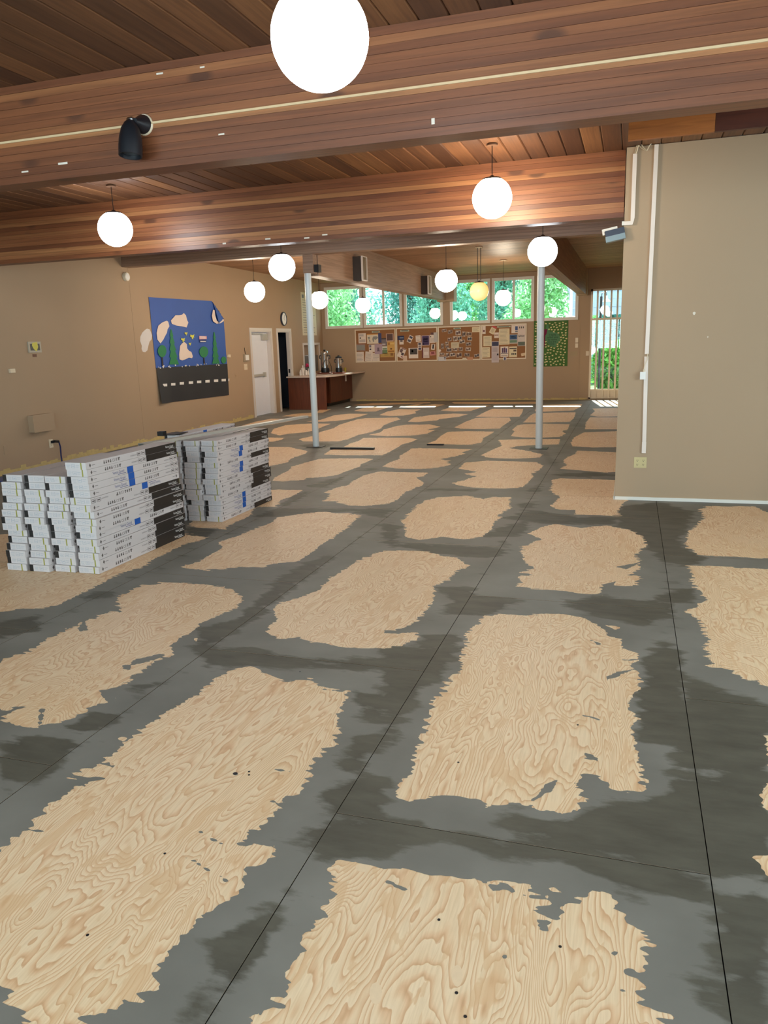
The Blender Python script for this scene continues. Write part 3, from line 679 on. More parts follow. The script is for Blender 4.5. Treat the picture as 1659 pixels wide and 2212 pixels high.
wall_far = wall('wall_far', FAR, -8.6, 0.05, 0.0, CEIL+0.1, -0.15, 0.0, [(a+.03, b2-.03, c+.03, d-.03) for a, b2, c, d in WIN]+[GD], wall_tan)
tag(wall_far, 'tan end wall below a band of clerestory windows', 'wall')
# thin vertical joint strips on the end wall
MB().slab(FAR, -1.30, -1.285, 0.0, 2.03, 0, 0.006).slab(FAR, -8.3, -1.3, 2.015, 2.035, 0, 0.006).build('trim_5', wall_tan)
tag(bpy.data.objects['trim_5'], 'thin tan joint strips on the end wall', 'trim', kind='structure')
MB().slab(FAR, -0.93, 0.05, 2.79, CEIL, 0, 0.03).build('trim_6', wall_tan)
tag(bpy.data.objects['trim_6'], 'tan header panel above the lattice window', 'wall panel', kind='structure')
blk_mb = MB().box(-0.11, XMAX, BLKY, BLKY+0.12, 0, CEIL-0.005).box(-0.11, 0.0, BLKY+0.12, FARY, 0, CEIL-0.005)
wall_part = tag(blk_mb.build('wall_partition', wall_tan), 'plain tan partition wall with white cable raceways', 'wall', kind='structure')
RW = Frame((XMAX, 0, 0), (0, 1, 0), (0, 0, 1), (-1, 0, 0))
wall_r = wall('wall_right', RW, -2.8, BLKY+0.12, 0, CEIL+0.1, -0.15, 0, [(0.7, 5.7, 0.9, 2.6)], wall_tan)
tag(wall_r, 'tan side wall with a wide window', 'wall')
BK = Frame((0, -2.8, 0), (1, 0, 0), (0, 0, 1), (0, 1, 0))
wall_b = wall('wall_back', BK, -8.2, XMAX+0.15, 0, CEIL+0.1, -0.15, 0, [(-6.8, -2.4, 0.9, 2.6), (-2.2, 2.2, 0.9, 2.6)], wall_tan)
tag(wall_b, 'tan wall with a wide band of windows', 'wall')

def window(name, F, u0, u1, v0, v1, splits=(), fw=0.075, label=None, depth=0.05, mat=white_paint, d_in=-0.02):
    root = empty(name, tuple(F.pt((u0+u1)/2, v0, 0)))
    fr_ = MB()
    fr_.slab(F, u0, u1, v0, v0+fw, d_in, d_in+depth).slab(F, u0, u1, v1-fw, v1, d_in, d_in+depth)
    fr_.slab(F, u0, u0+fw, v0+fw, v1-fw, d_in, d_in+depth).slab(F, u1-fw, u1, v0+fw, v1-fw, d_in, d_in+depth)
    obs = [fr_.build('window_frame', mat)]
    ed = [u0+fw]+[s for s in splits]+[u1-fw]
    for s in splits:
        obs.append(MB().slab(F, s-0.03, s+0.03, v0+fw, v1-fw, d_in+0.005, d_in+depth-0.01).build('mullion', mat))
    for i in range(len(ed)-1):
        g = (0.03 if i else 0); h_ = (0.03 if i < len(ed)-2 else 0)
        obs.append(MB().slab(F, ed[i]+g, ed[i+1]-h_, v0+fw, v1-fw, d_in+0.012, d_in+0.018).build('pane', glass))
    adopt(root, *obs); tag(root, label, 'window', kind='structure')
    return root
wl = ['white framed clerestory window next to the corner by the counter', 'white framed two-pane clerestory window above the first corkboard', 'white framed clerestory window under the loudspeaker beam',
      'white framed clerestory window right of the loudspeaker beam end', 'white framed two-pane clerestory window above the last corkboard', 'white framed clerestory window above the green sheep banner']
for i, w in enumerate(WIN):
    sp = [w[0]+(w[1]-w[0])*0.52] if i in (1, 4) else []
    window('window_%d' % (i+1), FAR, *w, splits=sp, label=wl[i])
# lattice door glazing at the end of the end wall
root = empty('window_7', (-0.57, FARY, 0.03)); obs = []
u0, u1, v0, v1 = GD
fr_ = MB().slab(FAR, u0, u0+0.05, v0, v1, -0.04, 0.02).slab(FAR, u1-0.05, u1, v0, v1, -0.04, 0.02).slab(FAR, u0, u1, v1-0.05, v1, -0.04, 0.02).slab(FAR, u0, u1, v0, v0+0.03, -0.04, 0.02)
obs.append(fr_.build('window_frame', cream_plastic))
obs.append(MB().slab(FAR, u0+.05, u1-.05, 0.22, 0.27, -0.03, 0.01).build('rail', cream_plastic))
obs.append(MB().slab(FAR, u0+.05, u1-.05, 2.02, 2.07, -0.03, 0.01).build('rail', cream_plastic))
for px in (1290, 1305.5, 1319.5, 1333):
    uu = FAR.hit(px, 690)[0]
    obs.append(MB().slab(FAR, uu-0.022, uu+0.022, v0, v1-.05, -0.02, 0.025).build('lattice_bar', cream_plastic))
obs.append(MB().slab(FAR, u0+.05, u1-.05, 0.06, 0.22, -0.035, -0.02).build('kick_panel', cream_plastic))
obs.append(MB().slab(FAR, u0+.05, u1-.05, 0.27, v1-.05, -0.034, -0.028).build('pane', glass))
adopt(root, *obs); tag(root, 'tall glazed opening with cream vertical lattice bars', 'window', kind='structure')
window('window_8', BK, -6.8, -2.4, 0.9, 2.6, [-5.3, -3.9], label='wide window in the wall opposite the corkboards, next to the mural wall', depth=0.06)
window('window_9', BK, -2.2, 2.2, 0.9, 2.6, [-0.7, 0.8], label='wide window in the wall opposite the corkboards, next to the side window', depth=0.06)
window('window_10', RW, 0.7, 5.7, 0.9, 2.6, [2.3, 4.0], label='wide window in the side wall in front of the partition', depth=0.06)

# ragged adhesive left where baseboards were
bb = MB()
def ragged(F, u0, u1, h, step=0.09, d=0.004, seed=1, gaps=()):
    r_ = random.Random(seed); u = u0; mb = MB()
    while u < u1:
        w = min(step*r_.uniform(0.6, 1.4), u1-u)
        if not any(a < u+w/2 < b_ for a, b_ in gaps):
            mb.slab(F, u, u+w, 0.002, h*r_.uniform(0.5, 1.15), 0, d*r_.uniform(0.7, 1.5))
        u += w
    return mb
o = ragged(LEFT, 1.0, 16.08, 0.085, seed=2).build('baseboard_left', glue); tag(o, 'yellowish strip of old baseboard glue along the mural wall', 'glue strip', kind='structure')
o = ragged(FAR, -7.5, -1.08, 0.05, seed=3).build('baseboard_far', glue); tag(o, 'yellowish strip of old baseboard glue under the corkboards', 'glue strip', kind='structure')
o = MB().box(-0.115, 3.9, BLKY-0.012, BLKY, 0.002, 0.035).box(-0.122, -0.11, BLKY-0.012, BLKY+1.0, 0.002, 0.035).build('baseboard_partition', white_paint)
tag(o, 'thin white strip along the foot of the partition wall', 'trim', kind='structure')

# ================================================================== CEILING
ceiling = tag(MB().box(-8.9, XMAX+0.15, -2.95, FARY+0.15, CEIL+0.03, CEIL+0.15).build('ceiling', simple('ceiling_deck', (52, 36, 26), 0.9)),
              'brown cedar plank ceiling', 'ceiling', kind='structure')
def plank_mesh(w, L_, t_=0.028, mat=plank_mat):
    c = 0.009; h = w/2-0.0012
    prof = [(-h, t_), (-h, c), (-h+c, 0), (h-c, 0), (h, c), (h, t_)]
    v = [(x, -L_/2, z) for x, z in prof]+[(x, L_/2, z) for x, z in prof]
    n = 6; mb = MB(); mb.add(v, [(i, (i+1) % n, n+(i+1) % n, n+i) for i in range(n)]+[tuple(range(n-1, -1, -1)), tuple(range(n, 2*n))])
    return mb.mesh('ceiling_plank', mat)
PW = 0.168
for (ya, yb) in ((-2.8, B1Y+0.08), (B1Y+0.08, 8.08), (8.08, 11.5)):
    me = plank_mesh(PW, yb-ya-0.002)
    x = -8.55
    while x < XMAX:
        if not (ya > 8 and x > -0.1):
            p = put('ceiling_plank', me, ceiling); p.location = (x+PW/2, (ya+yb)/2, CEIL)
        x += PW
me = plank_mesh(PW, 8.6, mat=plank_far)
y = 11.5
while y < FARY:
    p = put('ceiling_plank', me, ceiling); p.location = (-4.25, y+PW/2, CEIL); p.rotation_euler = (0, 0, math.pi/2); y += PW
# boards hung edgewise below the ceiling, short of the partition
FB = Frame((0, 6.9, 0), (1, 0, 0), (0, 0, 1), (0, -1, 0))
fu0 = FB.hit(1357.5, 285)[0]; fu1 = FB.hit(1545.5, 262)[0]; fv = FB.hit(1358, 303.5)[1]
o = MB().slab(FB, fu0, fu1-.001, fv, CEIL-.002, -.04, 0).build('trim_1', orange_wood); tag(o, 'orange stained board hung below the ceiling short of the partition', 'board', kind='structure')
o = MB().slab(FB, fu1+.001, XMAX-.02, fv, CEIL-.002, -.04, 0).build('trim_2', darkred_wood); tag(o, 'dark red stained board hung below the ceiling short of the partition', 'board', kind='structure')

def beam(name, x0, x1, y0, y1, z0, z1, n, mat, label, along='x', zoff=0.0):
    root = empty(name, ((x0+x1)/2, (y0+y1)/2, z0))
    h = (z1-z0)/n; Ln = (x1-x0) if along == 'x' else (y1-y0); wd = (y1-y0) if along == 'x' else (x1-x0)
    mes = [MB().box(-Ln/2, Ln/2, -wd/2+e_, wd/2-e_, 0.0007 if n > 1 else 0, h-0.0007 if n > 1 else h).mesh('lamination', mat) for e_ in (0.0, 0.0007, 0.0014)]
    for i in range(n):
        o = bpy.data.objects.new('lamination', mes[random.randrange(3)]); COL.objects.link(o); o.parent = root
        o.location = (0, 0, i*h)
        if along == 'y': o.rotation_euler = (0, 0, math.pi/2)
    tag(root, label, 'beam'); return root
tag(beam('glulam_beam', -8.3, XMAX, B1Y, B1Y+0.17, 2.715, CEIL, 13, lam_mat, 'broad glued laminated beam carrying the black spotlight and a pale cord'), group=None)
beam('glulam_beam', -8.15, -0.12, 8.0, 8.17, 2.705, CEIL, 13, lam_mat, 'glued laminated beam crossing just behind the partition corner')
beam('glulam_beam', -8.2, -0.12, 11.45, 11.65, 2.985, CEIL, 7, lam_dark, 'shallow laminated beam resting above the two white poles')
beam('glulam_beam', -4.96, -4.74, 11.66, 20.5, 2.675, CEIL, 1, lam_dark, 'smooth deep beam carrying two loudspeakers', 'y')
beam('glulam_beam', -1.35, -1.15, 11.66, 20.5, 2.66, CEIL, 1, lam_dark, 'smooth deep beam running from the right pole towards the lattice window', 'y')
# short plates that carry the two deep beams at the end wall
o = MB().box(-4.98, -4.52, 20.5, 20.86, 2.64, 3.28).build('beam_bracket', wall_tan); tag(o, 'tan boxed end of the loudspeaker beam at the end wall', 'beam end')
o = MB().box(-1.37, -1.12, 20.5, 20.86, 2.64, 3.28).build('beam_bracket', wall_tan); tag(o, 'tan boxed end of the beam beside the lattice window', 'beam end')

# pale patches of old paint/tape on beams
for (px, py, fy, F_) in ((237, 707, 0, None),):
    pass
B2F = Frame((0, 8.0, 0), (1, 0, 0), (0, 0, 1), (0, -1, 0))
mb = MB()
for F_, lst in ((BEAMF, [(439, 145, 7, 5), (348, 159, 10, 6), (481, 290, 9, 5), (140, 353, 14, 7), (57, 371, 10, 5), (937, 262, 5, 14)]), (B2F, [(581, 516, 8, 4), (665, 514, 8, 4), (704, 507, 8, 4), (486, 526, 5, 4)])):
    for k, (px, py, w, h) in enumerate(lst):
        a = F_.hit(px-w, py+h/2); c = F_.hit(px+w*0.4, py-h/2)
        o = MB().slab(F_, a[0], c[0], a[1], c[1], 0.0, 0.001).build('tape_scrap', paint_patch)
        tag(o, 'small pale scrap of tape stuck on the spotlight beam' if F_ is BEAMF else 'small pale scrap of tape on the beam behind the partition corner', 'tape', 'tape scraps on the spotlight beam' if F_ is BEAMF else 'tape scraps on the second beam')
# cord along the near beam
a = BEAMF.hit(0, 305); c = BEAMF.hit(1659, 95)
zc = (a[1]+c[1])/2
o = MB().box(-8.2, XMAX-0.02, B1Y-0.012, B1Y, zc-0.006, zc+0.006).build('wire_moulding', simple('cord_cream', (214, 186, 146), 0.5)); tag(o, 'pale cream wire moulding running along the spotlight beam', 'wire moulding')

# ================================================================== SPOTLIGHT
su, sv = BEAMF.hit(312, 270); base = np.array(BEAMF.pt(su, sv, 0))
root = empty('spotlight', tuple(base))
rose = MB().lathe([(0.062, 0), (0.062, 0.006), (0.058, 0.012)], 24, base, (0, -1, 0)).build('mount_ring', cream_plastic, smooth=True)
cone = MB().lathe([(0.055, 0.012), (0.052, 0.03), (0.02, 0.085), (0.016, 0.10)], 24, base, (0, -1, 0)).build('mount_cup', spot_black, smooth=True)
piv = base+np.array([-0.028, -0.10, 0.01])
knuckle = MB().lathe([(0.012, -0.02), (0.016, -0.012), (0.016, 0.012), (0.012, 0.02)], 14, piv, (1, 0, 0)).build('knuckle', chrome, smooth=True)
dirv = Vector((-0.02, -0.14, -1.0)).normalized()
shade = MB().lathe([(1.22*q_[0], 1.15*q_[1]) for q_ in ((0.012, 0.0), (0.03, 0.018), (0.046, 0.05), (0.055, 0.095), (0.058, 0.14), (0.057, 0.185), (0.052, 0.185), (0.05, 0.15))], 28, piv, dirv).build('lamp_shade', spot_black, smooth=True)
lens = MB().lathe([(0.061, 0.19), (0.001, 0.193)], 24, piv, dirv).build('lens', simple('lens_grey', (58, 62, 70), 0.3))
adopt(root, rose, cone, knuckle, shade, lens)
tag(root, 'black bullet spotlight hanging from the near laminated beam', 'spotlight')

# ================================================================== GLOBE PENDANTS
R_G = 0.176
gp = [(0.075*0.99, 0.86*R_G)]
for i in range(1, 25):
    th = math.acos(0.88)+(math.pi-math.acos(0.88))*i/24
    gp.append((max(0.0008, R_G*math.sin(th)), R_G*math.cos(th)))
gp[0] = (R_G*math.sin(math.acos(0.88)), R_G*0.88)
COOL = emit('globe_cool', (0.90, 0.95, 1.0), 11.0)
WARM = emit('globe_warm', (1.0, 0.86, 0.66), 21.0)
SOFT = emit('globe_soft', (1.0, 0.80, 0.48), 2.6)
AMBER = emit('globe_amber', (1.0, 0.58, 0.10), 0.40)
gm_ = {}
canopy_brown = simple('canopy_brown', (110, 78, 56), 0.5)
def globe(px, py, y, mat, label, rods=1, canopy_r=0.05):
    d = ray(px, py); c = CAM_O+d*(y/d[1])
    root = empty('globe_pendant', tuple(c))
    if mat.name not in gm_: gm_[mat.name] = MB().lathe(gp, 36).mesh('globe', mat, True)
    g = put('globe', gm_[mat.name], root)
    cap = MB().lathe([(0.088, 0.150), (0.088, 0.160), (0.076, 0.168), (0.03, 0.175), (0.012, 0.19)], 24).build('cap', dark_metal, root, True)
    top = CEIL-c[2]
    if rods == 1: MB().tube([(0, 0, 0.19), (0, 0, top)], 0.004, 6).build('cord', dark_metal, root)
    else:
        for sx in (-0.03, 0.03): MB().tube([(sx, 0, 0.19), (sx, 0, top-0.01)], 0.006, 6).build('rod', dark_metal, root)
    MB().lathe([(canopy_r, top-0.018), (canopy_r, top-0.006), (canopy_r*0.9, top-0.001)], 20).build('canopy', canopy_brown if canopy_r < 0.06 else cream_plastic, root, True)
    tag(root, label, 'pendant lamp', 'white globe pendant lamps')
    return root
globe(691, 81, 2.85, COOL, 'glowing globe pendant hanging in front of the spotlight beam')
globe(1063, 428, 7.25, WARM, 'warm glowing globe pendant between the spotlight beam and the partition')
globe(249, 495, 7.25, COOL, 'cool glowing globe pendant between the two deep beams near the mural wall')
globe(609, 577, 9.75, COOL, 'cool glowing globe pendant hanging before the left white pole')
globe(1172, 543, 9.75, COOL, 'cool glowing globe pendant hanging before the right white pole')
globe(550, 630, 12.3, WARM, 'warm glowing globe pendant above and beyond the mural')
globe(690, 648, 14.75, WARM, 'warm globe pendant just behind the left white pole')
globe(784, 659, 17.4, WARM, 'small warm globe pendant in front of the two-pane window by the counter')
globe(964, 606, 12.3, WARM, 'warm globe pendant beside the second loudspeaker')
globe(1035, 629, 14.75, AMBER, 'dim amber globe pendant on two rods', 2, 0.07)
globe(1087, 643, 17.4, WARM, 'warm globe pendant in front of the two-pane window near the banner', 1, 0.08)

# ================================================================== POLES, SPEAKERS
for (px, py, lab, topz) in ((683, 965, 'slim white steel pole in front of the counter', 2.70), (1164, 969, 'slim white steel pole in front of the green banner', 2.70)):
    q = floor_pt(px, py)
    root = empty('steel_pole', tuple(q))
    obs = [MB().lathe([(0.052, 0.004), (0.052, topz)], 24, tuple(q)).build('shaft', pole_paint, smooth=True)]
    obs.append(MB().box(q[0]-0.13, q[0]+0.13, q[1]-0.10, q[1]+0.10, 0.0015, 0.008).build('base_plate', dark_metal))
    obs.append(MB().box(q[0]-0.085, q[0]+0.085, 11.47, 11.63, topz, 2.984).build('capital_block', lam_dark))
    obs.append(MB().box(q[0]+0.088, q[0]+0.16, 11.50, 11.62, topz+0.02, topz+0.13).build('strap_plate', black_plastic))
    adopt(root, *obs); tag(root, lab, 'pole')
SPK = Frame((-4.74, 0, 0), (0, 1, 0), (0, 0, 1), (1, 0, 0))
for (x0, y0, x1, y1, lab) in ((767, 556, 797, 607, 'brown loudspeaker on the deep beam nearer the left pole'), (912, 597, 935, 636, 'brown loudspeaker on the deep beam nearer the end wall')):
    uc, vc = SPK.hit(x0, (y0+y1)/2); v1_ = SPK.hit(x0, y0)[1]; v0_ = SPK.hit(x0, y1)[1]
    root = empty('loudspeaker', tuple(SPK.pt(uc, v0_, 0)))
    dep = 0.19; L_ = 0.24
    a = MB().slab(SPK, uc-L_/2, uc+L_/2, v0_, v1_, 0.002, dep-0.03).build('cabinet', speaker_cloth)
    obs = [a]
    for q0_, q1_ in ((v0_-0.005, v0_+0.012), (v1_-0.012, v1_+0.005)): obs.append(MB().slab(SPK, uc-L_/2-0.005, uc+L_/2+0.005, q0_, q1_, dep-0.03, dep).build('grille_frame', jamb_white))
    for k in range(4):
        uu = uc-L_/2+L_*k/3
        obs.append(MB().slab(SPK, uu-0.012, uu+0.012, v0_+0.012, v1_-0.012, dep-0.03, dep).build('grille_bar', jamb_white if k in (0, 3) else frame_wood))
    adopt(root, *obs); tag(root, lab, 'loudspeaker', 'loudspeakers on the beam')

# ================================================================== CARTON STACKS
def carton_meshes(w, L_, h):
    M = {}
    M['body'] = MB().box(-w/2+.0012, w/2-.0012, 0, L_, 0.0008, h-0.0008).mesh('carton', carton_white)
    RF = Frame((w/2-.0012, 0, 0), (0, 1, 0), (0, 0, 1), (1, 0, 0)); LF = Frame((-w/2+.0012, L_, 0), (0, -1, 0), (0, 0, 1), (-1, 0, 0)); EF = Frame((0, 0, 0), (1, 0, 0), (0, 0, 1), (0, -1, 0))
    e_ = 0.0005
    def picts(mb, F, u, s=1, flip=False):
        v = h*0.5; uu = u; d = 0.020*s
        for kk, kind in enumerate(('sq', 'sq', 'ring', 'sq', 'ce', 'bars', 'blob')):
            hh = h*0.22
            if kind == 'sq':
                mb.slab(F, uu, uu+d*0.75, v-hh, v+hh*0.1, 0, e_).slab(F, uu+d*0.15, uu+d*0.6, v+hh*0.25, v+hh, 0, e_)
            elif kind == 'ring':
                pts = [(uu+d*0.4+d*0.42*math.cos(a_), v+hh*math.sin(a_)) for a_ in np.linspace(0, 2*math.pi, 11)[:-1]]; mb.poly(F, pts, 0, e_)
            elif kind == 'ce': text_into(mb, F, 'CE', uu, v-hh, h*0.58, e_)
            elif kind == 'bars':
                for q in range(3): mb.slab(F, uu+q*d*0.28, uu+q*d*0.28+d*0.14, v-hh, v+hh, 0, e_)
            else: mb.slab(F, uu, uu+d*1.2, v+hh*0.2, v+hh, 0, e_).slab(F, uu+d*0.2, uu+d*0.8, v-hh, v+hh*0.2, 0, e_)
            uu += d*(1.25 if kind != 'ce' else 2.3)
    def logo(mb, F, u): mb.poly(F, [(u, h*0.5), (u+0.011, h*0.80), (u+0.022, h*0.5), (u+0.011, h*0.22)], 0, e_); mb.slab(F, u+0.03, u+0.065, h*0.46, h*0.52, 0, e_)
    def warranty(mb, F, u):
        text_into(mb, F, 'WARRANTY', u, h*0.36, h*0.30, e_)
        for q in range(2):
            a_ = u+0.088+q*0.058
            for (p0, p1, r0, r1) in ((0, .045, .22, .27), (0, .045, .73, .78), (0, .003, .22, .78), (.042, .045, .22, .78), (.008, .037, .42, .6)): mb.slab(F, a_+p0, a_+p1, h*r0, h*r1, 0, e_)
    # side print 1: marks, then a black end panel with white lettering
    mb = MB(); logo(mb, RF, 0.03*L_); picts(mb, RF, 0.17*L_); warranty(mb, RF, 0.45*L_); M['marks1'] = mb.mesh('printed_marks', ink_mark)
    M['black'] = MB().slab(RF, 0.62*L_, L_+e_, 0.001, h-.001, 0, e_).mesh('black_panel', carton_black)
    mb = MB(); text_into(mb, RF, 'Venice Grand', 0.865*L_, h*0.36, h*0.50, 2.4*e_, sx=0.8); mb.slab(RF, 0.91*L_, 0.98*L_, h*0.2, h*0.26, e_, 2.2*e_); M['whitetext'] = mb.mesh('lettering', ink_white)
    # side print 2: blue square with navy lettering
    mb = MB(); logo(mb, RF, 0.03*L_); picts(mb, RF, 0.58*L_); warranty(mb, RF, 0.83*L_); M['marks2'] = mb.mesh('printed_marks', ink_mark)
    M['blue'] = MB().slab(RF, 0.40*L_, 0.465*L_, 0.001, h-.001, 0, e_).mesh('blue_square', carton_blue)
    mb = MB(); text_into(mb, RF, 'Venice Grand', 0.245*L_, h*0.40, h*0.58, e_, sx=0.85); mb.slab(RF, 0.30*L_, 0.385*L_, h*0.2, h*0.27, 0, e_); M['navytext'] = mb.mesh('lettering', ink_navy)
    # the far side of a turned carton (black panel at its near end)
    M['blackL'] = MB().slab(LF, 0.62*L_, L_+e_, 0.001, h-.001, 0, e_).slab(EF, -w/2+.001, -w/2+0.19*w, 0.001, h-.001, 0, e_).mesh('black_panel', carton_black)
    # end prints
    def ends(u0_, u1_):
        mb = MB()
        for (a_, b_, r0, r1) in ((.06, .32, .60, .66), (.06, .28, .40, .45), (.10, .30, .22, .26), (.40, .66, .70, .74), (.40, .66, .24, .28), (.40, .42, .24, .74), (.64, .66, .24, .74), (.46, .60, .44, .54), (.72, .95, .6, .65), (.72, .9, .36, .41)):
            mb.slab(EF, u0_+(u1_-u0_)*a_, u0_+(u1_-u0_)*b_, h*r0, h*r1, 0, e_)
        return mb
    M['endS'] = ends(-w/2+.004, w*0.20).mesh('end_print', carton_end); M['endN'] = ends(-w*0.28, w*0.45).mesh('end_print', carton_end)
    M['stripe'] = MB().slab(EF, w*0.235, w*0.295, 0.001, h-.001, 0, e_).mesh('end_stripe', olive)
    return M
def carton(M, x, y, z, rz, kind, label, group, h):
    o = put('flooring_carton', M['body']); o.location = (x, y, z); o.rotation_euler = (0, 0, rz)
    if kind == 'S': ks = ('marks1', 'black', 'whitetext', 'endS', 'stripe')
    elif kind == 'N': ks = ('marks2', 'blue', 'navytext', 'blackL', 'endN')
    else: ks = ('marks2', 'blue', 'navytext', 'endS', 'stripe')
    nm = {'marks1': 'printed_marks', 'marks2': 'printed_marks', 'black': 'black_panel', 'blackL': 'black_panel', 'whitetext': 'lettering', 'navytext': 'lettering', 'blue': 'blue_square', 'endS': 'end_print', 'endN': 'end_print', 'stripe': 'end_stripe'}
    last = o
    for q in ks:
        c = put(nm[q], M[q], last if q == 'whitetext' else o); last = c
        if nm[q] in ('printed_marks', 'end_print', 'lettering'): c['kind'] = 'stuff'
        if kind == 'F' and q not in ():  # lies upside down
            c.matrix_local = Matrix.Identity(4)
    if kind == 'F':
        Ld = 1.17
        fl = Matrix.Translation((0, Ld, h)) @ Matrix.Rotation(math.pi, 4, 'X')
        for c in list(o.children):
            if c.name.startswith(('printed_marks', 'blue_square', 'lettering')): c.matrix_local = fl
            elif c.name.startswith('end_'): c.matrix_local = Matrix.Translation((0, 0, h)) @ Matrix.Rotation(math.pi, 4, 'Y')
    tag(o, label, 'carton', group)
    return o
hA = 0.0521; LA = 1.165; wA = 0.180
MA = carton_meshes(wA, LA, hA)
xr = -3.696; yA = 4.54
cols = {
 3: ('SSNNNFSSSSNSSSSS', [-7,-8,-6,-6,-3,-1,-3,0,7,4,-1,1,4,1,2,0], -3.790),
 2: ('SNSSSSNNNSNNSS', [3.3,1.4,1.6,7.7,3.8,2,-3,2.2,3.9,3.5,6.1,5.7,4.9,0], -4.000),
 1: ('NNSSSNSNNSSSSN', [14.3,12.4,10.6,9.7,5.8,1,-.4,10,11.4,6.5,5.6,5.7,-1,0], -4.205),
 0: ('NSSNSSNSSNNNNS', [24,18,17,15,11,5,3,2,14,11,7,6,3,0], -4.410)}
ORD = ['first', 'second', 'third', 'fourth', 'fifth', 'sixth', 'seventh', 'eighth', 'ninth', 'tenth', 'eleventh', 'twelfth', 'thirteenth', 'fourteenth', 'fifteenth', 'sixteenth', 'seventeenth']
KN = {'S': 'striped', 'N': 'dark-ended', 'F': 'upside-down'}
CN = ['mural-side', 'second mural-side', 'second aisle-side', 'aisle-side']
r_ = random.Random(3)
for c, (seq, offs, xc) in cols.items():
    n = len(seq)
    for i, kd in enumerate(seq):
        sx = offs[i]*0.0033 if c == 3 else min(0.012, offs[i]*0.001)
        sy = 0.0 if c == 3 else offs[i]*0.0030
        lab = '%s white flooring carton, %s from the floor in the near stack\'s %s column' % (KN[kd], ORD[n-1-i], CN[c])
        if c == 3 and i == 0: lab = 'striped flooring carton on top of the near stack\'s aisle-side column'
        carton(MA, xc+max(sx, -0.012 if c == 3 else -1), yA+sy+r_.uniform(-.012, .012)-0.022*(3-c), 0.0016+(n-1-i)*hA, 0.0, kd, lab, 'cartons of the near stack', hA)
hB = 0.0514; LB = 1.05; wB = 0.166
MBm = carton_meshes(wB, LB, hB)
seqs = ['SSNNSNNSSSSNNNS', 'SNNNSSSSSSSNSSS', 'NSSSNSSNSSNSNSSN']
offB = [-1.5, -1, 0, -.5, -1.5, -2, -2, -1, 0, -.5, -3, -2.5, 0.5, 1, 2]
for c, seq in enumerate(seqs):
    n = len(seq)
    for i, kd in enumerate(seq):
        lab = '%s white flooring carton, %s from the floor in the farther stack\'s %s column' % (KN[kd], ORD[n-1-i], ('aisle-side', 'middle', 'mural-side')[c])
        carton(MBm, -3.640-wB/2-c*0.190+(offB[i]*0.003 if c == 0 else r_.uniform(-2, 2)*0.002), 6.255+r_.uniform(-.02, .02)-0.012*c, 0.0016+(n-1-i)*hB, -0.012, kd, lab, 'cartons of the farther stack', hB)
# steel track across the stacks
p0 = Vector((-4.035, 5.66, 0.782)); p1 = Vector((-3.55, 8.15, 0.782))
dv = (p1-p0).normalized(); sd = Vector((dv.y, -dv.x, 0))
mb = MB()
def bar(a, b_, w0, w1, z0, z1):
    c = [tuple(q+sd*w+Vector((0, 0, z))) for q in (a, b_) for (w, z) in ((w0, z0), (w1, z0), (w1, z1), (w0, z1))]
    mb.add(c, [(3, 2, 1, 0), (4, 5, 6, 7), (0, 1, 5, 4), (1, 2, 6, 5), (2, 3, 7, 6), (3, 0, 4, 7)])
zz = 0.016
bar(p0, p1, -0.035, 0.035, zz+0.024, zz+0.026); bar(p0, p1, -0.035, -0.033, zz, zz+0.024); bar(p0, p1, 0.033, 0.035, zz, zz+0.024); bar(p0, p1, -0.035, 0.035, zz, zz+0.002)
o = mb.build('steel_track', steel); tag(o, 'long grey steel track lying across the carton stacks', 'metal track')
# black strapping and a loose clip next to the track
o = MB().box(-4.16, -4.10, 6.10, 6.16, 0.833, 0.875).box(-4.16, -4.02, 6.16, 6.40, 0.833, 0.84).build('plastic_clip', black_plastic); tag(o, 'black plastic clip lying on the farther carton stack', 'clip')
# flat blue film along the mural wall
q0 = floor_pt(0, 1034); q1 = floor_pt(288, 971)
mb = MB(); mb.add([(-8.0, 6.6, 0.003), (-7.72, 6.6, 0.003), (-7.78, 11.1, 0.003), (-8.06, 11.1, 0.003), (-8.0, 6.6, 0.012), (-7.72, 6.6, 0.012), (-7.78, 11.1, 0.012), (-8.06, 11.1, 0.012)], [(3, 2, 1, 0), (4, 5, 6, 7), (0, 1, 5, 4), (1, 2, 6, 5), (2, 3, 7, 6), (3, 0, 4, 7)])
o = mb.build('film_strip', blue_film); tag(o, 'long flat strip of blue film on the floor along the mural wall', 'film')
# black metal strips on the floor
a = floor_pt(712, 971); c = floor_pt(811, 970)
o = MB().box(a[0], c[0], a[1]+0.02, a[1]+0.09, 0.002, 0.03).build('metal_strip', black_plastic); tag(o, 'long black strip lying on the floor by the left pole', 'strip')
a = floor_pt(922, 962); c = floor_pt(960, 961)
o = MB().box(a[0], c[0], a[1], a[1]+0.05, 0.002, 0.02).build('metal_strip', dark_metal); tag(o, 'short dark strip lying on the floor between the poles', 'strip')

# ================================================================== MURAL
def Lp(z, pts): return [LEFT.hit(z[0]+x/z[2], z[1]+y/z[2]) for x, y in pts]
ZM = (300, 620, 7.541)
root = empty('paper_mural', tuple(LEFT.pt(13.4, 0.6, 0)))
d0 = 0.006
obs = []
def mcut(name, pts, d, mat, th=0.0025):
    o = MB().poly(LEFT, Lp(ZM, pts), d, d+th).build(name, mat); obs.append(o); return o
